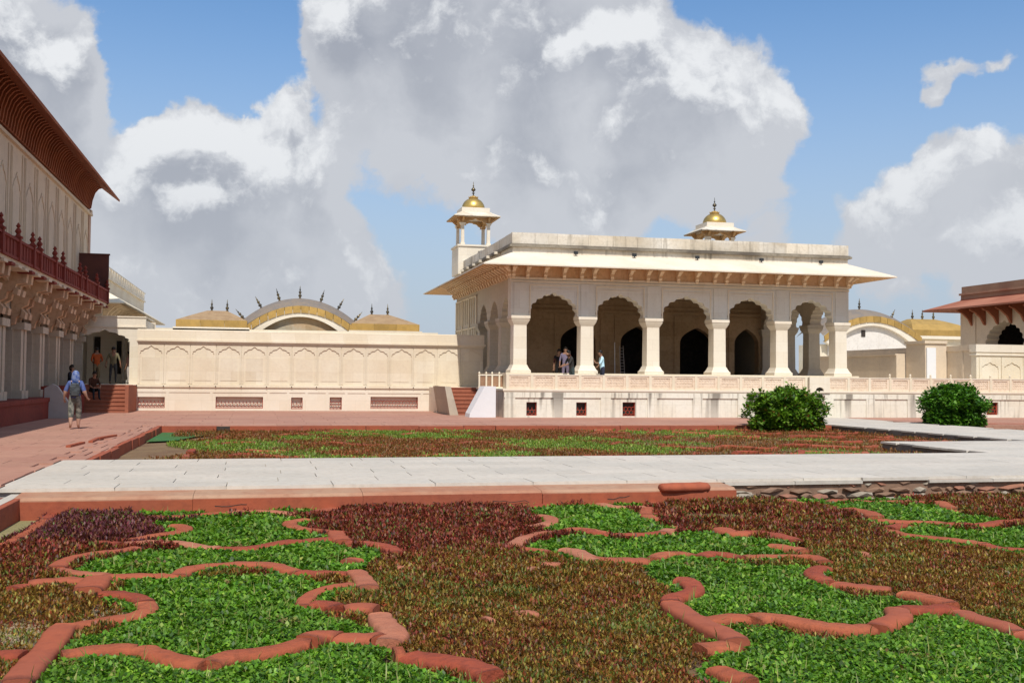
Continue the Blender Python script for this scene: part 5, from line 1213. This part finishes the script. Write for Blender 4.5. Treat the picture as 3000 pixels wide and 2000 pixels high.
# ------------------------------------------------------------------ middle bed, beyond the white path
rng = np.random.RandomState(4)
mk = thing('parterre_kerb', 'sunken red sandstone kerbs winding through the overgrown middle bed behind the white path', 'kerb', (9,29,-.25))
MK = []
def lobes(x0, y0, x1, y1, amp, n):
    out = []
    for i in range(n*6+1):
        t = i/(n*6); x = x0+(x1-x0)*t; y = y0+(y1-y0)*t; s = math.sin(t*n*2*math.pi)
        out.append((x, y+amp*s*abs(s)**.3))
    return out
for row, (y0, am) in enumerate(((22.7,.35),(24.6,.6),(26.8,.6),(29.2,.7),(31.6,.7),(34.2,.7),(35.9,.3))):
    x = -1.6+rng.uniform(0,1)
    while x < 20.5:
        L_ = rng.uniform(2.2,4.8); x1 = min(x+L_, 20.6 if y0 > 26.5 else 16.2)
        if x1-x > 1: MK.append(lobes(x, y0+rng.uniform(-.4,.4), x1, y0+rng.uniform(-.4,.4), am, 1 if x1-x<3 else 2))
        x = x1+rng.uniform(.1,.9)
        if x > (16 if y0 < 26.5 else 20): break
MK.append([(-1.5,22.2),(-1.6,25),(-1.55,28),(-1.3,31),(-1.0,34.5)])
for pts in MK:
    path = resample(pts, .16); i = 0
    while i < len(path)-1:
        L_ = min(random.randint(5,9), len(path)-1-i)
        if len(path)-1-i-L_ < 3: L_ = len(path)-1-i
        right_ = path[i].x > 11
        if random.random() < (.95 if right_ else .7):
            kerb_piece([p-Vector((9,29,0)) for p in path[i:i+L_+1]], .085, random.uniform(.0,.05)+(.03 if right_ else 0), random.choice([KERB_MATS[0],KERB_MATS[1],KERB_MATS[3],KERB_MATS[3]]), mk)
        i += L_
nF = 165000; x = np.random.uniform(-2.6,21.0,nF); y = np.random.uniform(21.8,36.5,nF)
k = ((x < 16.4) | (y > 26.2)) & ((x > -1.9+.5*np.sin(y)) | (y > 33.4)); x, y = x[k], y[k]
v = 1.25*lump(x*.42, y*.30, 1.5, 2.2)+.22*lump(x,y,2.1,1)
dens = np.where(x > 10.5, .42+.35*lump(x,y,1.9,4), .85+.35*lump(x,y,2.3,4)); k = np.random.uniform(0,1,len(x)) < np.clip(dens,.08,1); x, y, v = x[k], y[k], v[k]
for nme, sel, lab, pal, ws in (('green', (v > .10)&(x < 17), 'yellow-green grassy patches in the middle bed behind the white path', [(.18,.29,.035),(.12,.23,.03),(.28,.32,.06),(.2,.17,.045)], [4,3,1.5,1]),
                          ('brown', ~((v > .10)&(x < 17)), 'brown and rusty ground cover patches in the middle bed behind the white path', [(.23,.105,.025),(.18,.07,.02),(.25,.07,.03),(.16,.14,.03)], [4,3,2,1.2])):
    xs, ys = x[sel], y[sel]; n = len(xs); z = -.25+np.random.uniform(0,1,n)*(.08+.05*lump(xs,ys,1.7,1))
    o = leaves('ground_cover', np.stack([xs,ys,z],1), lambda n: np.random.normal(.9,.35,n), lambda n: np.random.uniform(.05,.10,n), palette(n, pal, ws, .3), LEAF, .32)
    tag(o, lab, 'ground cover', None, 'stuff')
tag(MB().add([(-3.05,31.0,-.2),(-2.3,31.6,-.2),(-1.9,33.5,-.2),(-.7,36.1,-.2),(-3.05,36.1,-.2)],[(0,1,2,3,4)]).build('green_cloth', GREEN_CLOTH), 'bright green cloth laid flat in the far left corner of the middle bed', 'cloth')
nF = 9000; x = np.random.uniform(25.9,40,nF); y = np.random.uniform(21.8,37.5,nF)
tag(leaves('ground_cover', np.stack([x,y,np.full(nF,-.25)],1), lambda n: np.random.normal(.9,.35,n), lambda n: np.random.uniform(.05,.1,n), palette(nF, [(.16,.085,.02),(.12,.11,.025)], [1,1]), LEAF, .3), 'sparse brown ground cover in the small bed right of the causeway', 'ground cover', None, 'stuff')
# ------------------------------------------------------------------ people
SKIN = plain('skin', (.30,.16,.10), .6); SKIN_L = plain('light_skin', (.50,.30,.22), .6); HAIR = plain('black_hair', (.012,.010,.009), .5)
def cloth(name, c, c2=None): return plain(name, c, .85, c2)
def person(label, x, y, z, face, J, R_, paint, extra=None, hair=True, skin=SKIN, scale=1.0, hairlen=0, bag=None, fingers=True):
    """J joints in metres, figure faces +y locally; paint: region -> material"""
    order = list(J); E_ = []
    def e(a, b_):
        if a in J and b_ in J: E_.append((order.index(a), order.index(b_)))
    for a, b_ in (('pelvis','waist'),('waist','chest'),('chest','neck'),('neck','head'),('head','crown'),('chest','sl'),('sl','el'),('el','wl'),('wl','hl'),('chest','sr'),('sr','er'),('er','wr'),('wr','hr'),
                  ('pelvis','pl'),('pl','kl'),('kl','al'),('al','tl'),('pelvis','pr'),('pr','kr'),('kr','ar'),('ar','tr')): e(a,b_)
    me = bpy.data.meshes.new('p'); me.from_pydata([J[k] for k in order], E_, []); o = bpy.data.objects.new('p', me); COL.objects.link(o)
    s = o.modifiers.new('s','SKIN'); s.use_smooth_shade = True
    sv = me.skin_vertices[0].data
    for i, k in enumerate(order):
        r = R_.get(k, R_.get(k.rstrip('lr') , .05)); sv[i].radius = r if isinstance(r, tuple) else (r, r); sv[i].use_root = (k == 'pelvis')
    u = o.modifiers.new('u','SUBSURF'); u.levels = 1; u.render_levels = 1
    dg = bpy.context.evaluated_depsgraph_get(); nm = bpy.data.meshes.new_from_object(o.evaluated_get(dg)); bpy.data.objects.remove(o)
    mats = []; idx = {}
    segs = []
    for (a, b_) in E_:
        segs.append((Vector(J[order[a]]), Vector(J[order[b_]]), order[a], order[b_]))
    def region(p):
        best = None
        for a, b_, na, nb in segs:
            ab = b_-a; t = max(0,min(1,(p-a).dot(ab)/max(ab.length_squared,1e-9))); d = (p-a-ab*t).length
            rr = R_.get(na, .08); rr = rr[0] if isinstance(rr, tuple) else rr
            q = d-rr*.6
            if best is None or q < best[0]: best = (q, nb, t)
        n, t = best[1], best[2]
        if n in ('head','crown','neck'): return 'skin'
        if n in ('waist',): return 'top'
        if n in ('chest','sl','sr'): return 'top'
        if n in ('el','er'): return 'sleeve'
        if n in ('wl','wr'): return 'forearm'
        if n in ('hl','hr'): return 'skin'
        if n in ('pl','pr'): return 'legs'
        if n in ('kl','kr'): return 'legs'
        if n in ('al','ar'): return 'shin' if t > paint.get('cuff', .99) else 'legs'
        return 'shoe'
    nm.materials.clear()
    def mi(m):
        if m.name not in idx: idx[m.name] = len(mats); mats.append(m); nm.materials.append(m)
        return idx[m.name]
    for k, v in (('skin',skin),('forearm',skin),('shin',skin)): paint.setdefault(k, v)
    paint.setdefault('sleeve', paint['top'])
    for pgn in nm.polygons: pgn.material_index = mi(paint[region(pgn.center)]); pgn.use_smooth = True
    # fingers
    if fingers:
        bm = bmesh.new(); bm.from_mesh(nm); si = idx.get(paint['skin'].name, 0)
        for s_ in 'lr':
            h = Vector(J['h'+s_]); w = Vector(J['w'+s_]); d = (h-w).normalized(); side = d.cross(Vector((0,1,.2))).normalized()
            for k in range(5):
                L_ = (.045,.075,.085,.078,.06)[k]; off = side*((k-2)*.017)
                base = h+off-d*.01 if k else h-d*.05+side*-.04
                dirn = (d+side*(-.5 if k == 0 else (k-2.5)*.05)+Vector((0,.25,0))).normalized()
                q = Vector((0,0,1)).rotation_difference(dirn); rings = []
                for t, r in ((0,.010),(.5,.009),(1,.006)):
                    rings.append([bm.verts.new(base+q@Vector((r*math.cos(a),r*math.sin(a),L_*t))) for a in (0,1.57,3.14,4.71)])
                for r0_, r1_ in zip(rings, rings[1:]):
                    for i in range(4): f = bm.faces.new((r0_[i],r0_[(i+1)%4],r1_[(i+1)%4],r1_[i])); f.material_index = si
                f = bm.faces.new(rings[-1]); f.material_index = si
        bm.to_mesh(nm); bm.free()
    nm.name = 'person'; root = bpy.data.objects.new('person', nm); COL.objects.link(root); tag(root, label, 'person')
    root.location = (x,y,z); root.rotation_euler = (0,0,face); root.scale = (scale,)*3
    hd = Vector(J['head'])
    # nose, ears as part of the head
    m = MB(); m.lathe([(0,-.02),(.014,-.01),(.008,.02),(0,.025)],hd.x,hd.y+.105,hd.z+.02,6,Vector((0,.3,1)).normalized()); m.build('nose', skin, root, smooth=True)
    for sx in (-1,1): MB().lathe([(0,-.03),(.018,-.01),(.02,.01),(0,.03)],hd.x+sx*.088,hd.y-.005,hd.z+.02,6).build('ear', skin, root, smooth=True)
    if hair:
        bm = bmesh.new(); bmesh.ops.create_uvsphere(bm, u_segments=14, v_segments=9, radius=1)
        for v in bm.verts:
            v.co.x *= .100; v.co.y *= .116; v.co.z *= .125
            if v.co.y > .03 and v.co.z < .05: v.co.y = .03
            if v.co.z < -.03-hairlen: v.co.z = -.03-hairlen if hairlen == 0 else v.co.z
            if hairlen and v.co.z < -.03: v.co.z -= hairlen*min(1,(-v.co.z-.03)/.06)
            v.co += hd+Vector((0,-.012,.055)); v.co += Vector((random.uniform(-.004,.004),)*3)
        me2 = bpy.data.meshes.new('hair'); bm.to_mesh(me2); bm.free(); me2.materials.append(HAIR)
        for p in me2.polygons: p.use_smooth = True
        link(bpy.data.objects.new('hair', me2), root)
    return root
def body(h=1.72, arm_l=None, arm_r=None, stride=0.0, lean=0.0, sit=False, headfwd=.0, sw=.19):
    k = h/1.72
    J = {'pelvis':(0,0,.93),'waist':(0,lean*.3,1.10),'chest':(0,lean*.7,1.34),'neck':(0,lean+.0,1.49),'head':(0,lean+.02+headfwd,1.60),'crown':(0,lean+.02+headfwd*1.3,1.665),
         'sl':(-sw,lean*.8,1.41),'sr':(sw,lean*.8,1.41),'pl':(-.095,0,.88),'pr':(.095,0,.88)}
    al = arm_l or [(-.235,.0,1.13),(-.25,.06,.90),(-.25,.09,.80)]; ar = arm_r or [(.235,.0,1.13),(.25,.06,.90),(.25,.09,.80)]
    for n, p in zip(('el','wl','hl'), al): J[n] = (p[0], p[1]+lean*.8, p[2])
    for n, p in zip(('er','wr','hr'), ar): J[n] = (p[0], p[1]+lean*.8, p[2])
    if sit:
        dz = -.43-.02
        J = {q:(p[0],p[1],p[2]+dz) for q,p in J.items()}
        for s_, sx in (('l',-1),('r',1)): J['k'+s_] = (sx*.13,.42,.50); J['a'+s_] = (sx*.13,.46,.08); J['t'+s_] = (sx*.14,.60,.03)
    else:
        for s_, sx in (('l',-1),('r',1)):
            st = stride*sx; J['k'+s_] = (sx*.105, st*.45+.02, .50); J['a'+s_] = (sx*.10, st-.02, .09+max(0,-st)*.25); J['t'+s_] = (sx*.115, st+.13, .03+max(0,-st)*.08)
    J = {q:(p[0]*k,p[1]*k,p[2]*k) for q,p in J.items()}
    Rr = {'pelvis':(.155,.115),'waist':(.14,.10),'chest':(.165,.115),'neck':.055,'head':(.085,.10),'crown':(.07,.08),'sl':.065,'sr':.065,'el':.045,'er':.045,'wl':.028,'wr':.028,'hl':(.04,.02),'hr':(.04,.02),
          'pl':.095,'pr':.095,'kl':.065,'kr':.065,'al':.042,'ar':.042,'tl':.035,'tr':.035}
    Rr = {q:(tuple(a*k for a in v) if isinstance(v,tuple) else v*k) for q,v in Rr.items()}
    return J, Rr
SHOE = cloth('dark_shoe',(.03,.025,.02))
# the walking visitor with the scarf
J, Rr = body(1.70, [(-.27,-.02,1.15),(-.31,.06,.93),(-.30,.12,.84)], [(.25,-.06,1.15),(.33,.02,.96),(.37,.12,.90)], .16, .06, sw=.18)
Rr['el'] = .075; Rr['er'] = .075; Rr['kl'] = .10; Rr['kr'] = .10; Rr['al'] = .04; Rr['ar'] = .04; Rr['pl'] = .11; Rr['pr'] = .11
BLUE = cloth('blue_blouse',(.05,.09,.25),(.10,.13,.30)); TROU = cloth('grey_patterned_trousers',(.08,.085,.075),(.26,.25,.21))
w = person('woman walking away in a blue blouse, blue headscarf and cropped grey trousers', -5.42, 34.3, 0, .1, J, Rr, {'top':BLUE,'legs':TROU,'shoe':SKIN_L,'cuff':.45}, hair=False, skin=SKIN_L)
SC_ = cloth('blue_white_scarf',(.045,.09,.30),(.22,.27,.42)); hd = Vector(J['head']); bm = bmesh.new(); bmesh.ops.create_uvsphere(bm, u_segments=16, v_segments=12, radius=1)
for v in bm.verts:
    v.co.x *= .112; v.co.y *= .125; v.co.z *= .14
    if v.co.y > .07: v.co.y = .07
    if v.co.z < -.02: f = min(1,(-v.co.z-.02)/.13); v.co.z -= .16*f; v.co.x *= 1+.75*f; v.co.y = v.co.y*(1+.2*f)-.03*f
    v.co += hd+Vector((0,-.01,.035))
me2 = bpy.data.meshes.new('scarf'); bm.to_mesh(me2); bm.free(); me2.materials.append(SC_); [setattr(p,'use_smooth',True) for p in me2.polygons]
link(bpy.data.objects.new('headscarf', me2), w)
bp = thing('backpack', 'dark grey backpack worn by the woman in the blue headscarf', 'backpack', (-5.42,34.3,0), rz=.1)
m = MB(); m.frustum(0,-.19,.98,1.12,.11,.07,.15,.09); m.frustum(0,-.19,1.12,1.30,.15,.09,.14,.085); m.frustum(0,-.19,1.30,1.38,.14,.085,.08,.05); o = m.build('bag', cloth('dark_bag',(.035,.04,.045),(.07,.08,.09)), bp, bevel=.02)
m = MB(); m.box(-.09,.09,-.31,-.275,1.0,1.14); m.build('pocket', cloth('bag_pocket',(.06,.065,.07)), bp, bevel=.01)
for sx in (-1,1): MB().tube((sx*.10,-.12,1.33),(sx*.115,.02,1.42),.016).build('strap', SHOE, bp)
# standing men on the left terrace
J, Rr = body(1.70, [(-.25,-.02,1.14),(-.13,.14,1.02),(-.02,.17,1.0)], [(.27,-.02,1.14),(.14,.13,1.02),(.03,.17,1.02)], .05, 0)
person('man in an orange shirt and khaki trousers standing in the gallery shade', -7.55, 53.6, TZ, .5, J, Rr, {'top':cloth('orange_shirt',(.42,.085,.02)),'legs':cloth('khaki',(.18,.14,.085)),'shoe':SHOE})
J, Rr = body(1.72, [(-.29,0,1.15),(-.34,.02,.92),(-.35,.05,.83)], [(.29,-.03,1.15),(.33,.0,.92),(.33,.04,.83)], .15, 0)
person('man in an olive shirt walking away at the top of the left stairs', -6.72, 52.9, TZ, -.1, J, Rr, {'top':cloth('olive_shirt',(.17,.15,.085)),'legs':cloth('dark_trousers',(.03,.032,.035)),'shoe':SHOE})
J, Rr = body(1.55, None, None, .05, 0)
person('person in a pale pink top half hidden behind the gallery jamb', -6.28, 55.2, TZ, 1.2, J, Rr, {'top':cloth('pink_top',(.60,.36,.34)),'legs':cloth('pale_trousers',(.5,.45,.42)),'shoe':SHOE})
# seated
J, Rr = body(1.65, [(-.25,.10,1.14),(-.20,.30,.98),(-.14,.38,.96)], [(.25,.10,1.14),(.2,.30,.98),(.14,.38,.96)], 0, .05, True)
person('person in dark clothes sitting on the platform beside the walking woman', -7.72, 47.6, .78, -1.9, J, Rr, {'top':cloth('dark_navy',(.015,.02,.035)),'legs':cloth('black_trousers',(.015,.015,.018)),'shoe':SHOE}, hairlen=.08)
J, Rr = body(1.62, [(-.25,.12,1.12),(-.16,.34,1.0),(-.06,.38,1.02)], [(.25,.12,1.12),(.16,.34,1.0),(.06,.38,1.02)], 0, .16, True, .05)
person('person in a dark brown top crouching on the shaded stairs', -7.15, 49.7, .72-.17, -2.6, J, Rr, {'top':cloth('dark_brown_top',(.06,.025,.015)),'legs':cloth('dark_teal',(.015,.02,.028)),'shoe':SHOE})
# pavilion visitors
J, Rr = body(1.74, [(-.26,.02,1.14),(-.26,.08,.92),(-.24,.14,.84)], [(.26,.02,1.14),(.26,.08,.92),(.24,.14,.84)], .05, 0)
person('man in a loose lavender-grey shirt standing inside the first arch', 13.72, 47.6, FZ-.55, 2.6, J, Rr, {'top':cloth('lavender_shirt',(.20,.17,.25)),'legs':cloth('lavender_trousers',(.17,.14,.20)),'shoe':SHOE})
J, Rr = body(1.70, [(-.26,-.1,1.16),(-.36,.02,1.0),(-.30,.1,1.08)], None, .05, .04)
person('person in black with a bent elbow behind the lavender-shirted man', 13.55, 48.1, FZ-.6, 2.9, J, Rr, {'top':cloth('black_top',(.012,.01,.012)),'legs':cloth('black_jeans',(.012,.012,.014)),'sleeve':cloth('maroon_sleeve',(.06,.015,.012)),'shoe':SHOE})
J, Rr = body(1.66, [(-.26,.16,1.16),(-.18,.40,1.06),(-.12,.50,1.02)], [(.24,.14,1.14),(.12,.38,1.04),(.02,.50,1.0)], .05, .14, False, .06)
person('man in a dark grey t-shirt with bowed head and reaching arms at the railing', 13.42, 45.5, TZ, 1.75, J, Rr, {'top':cloth('dark_grey_shirt',(.045,.042,.038)),'legs':cloth('slate_trousers',(.05,.07,.07)),'shoe':SHOE})
J, Rr = body(1.70, [(-.24,.12,1.16),(-.18,.34,1.18),(-.12,.36,1.30)], [(.26,.02,1.14),(.2,.16,.98),(.1,.22,1.0)], .05, .06, False, .04)
person('man in a bright light blue shirt at the railing below the second arch', 14.86, 45.6, TZ, 1.5, J, Rr, {'top':cloth('light_blue_shirt',(.50,.76,.88),(.54,.78,.88)),'legs':cloth('navy_trousers',(.03,.035,.06)),'shoe':SHOE})
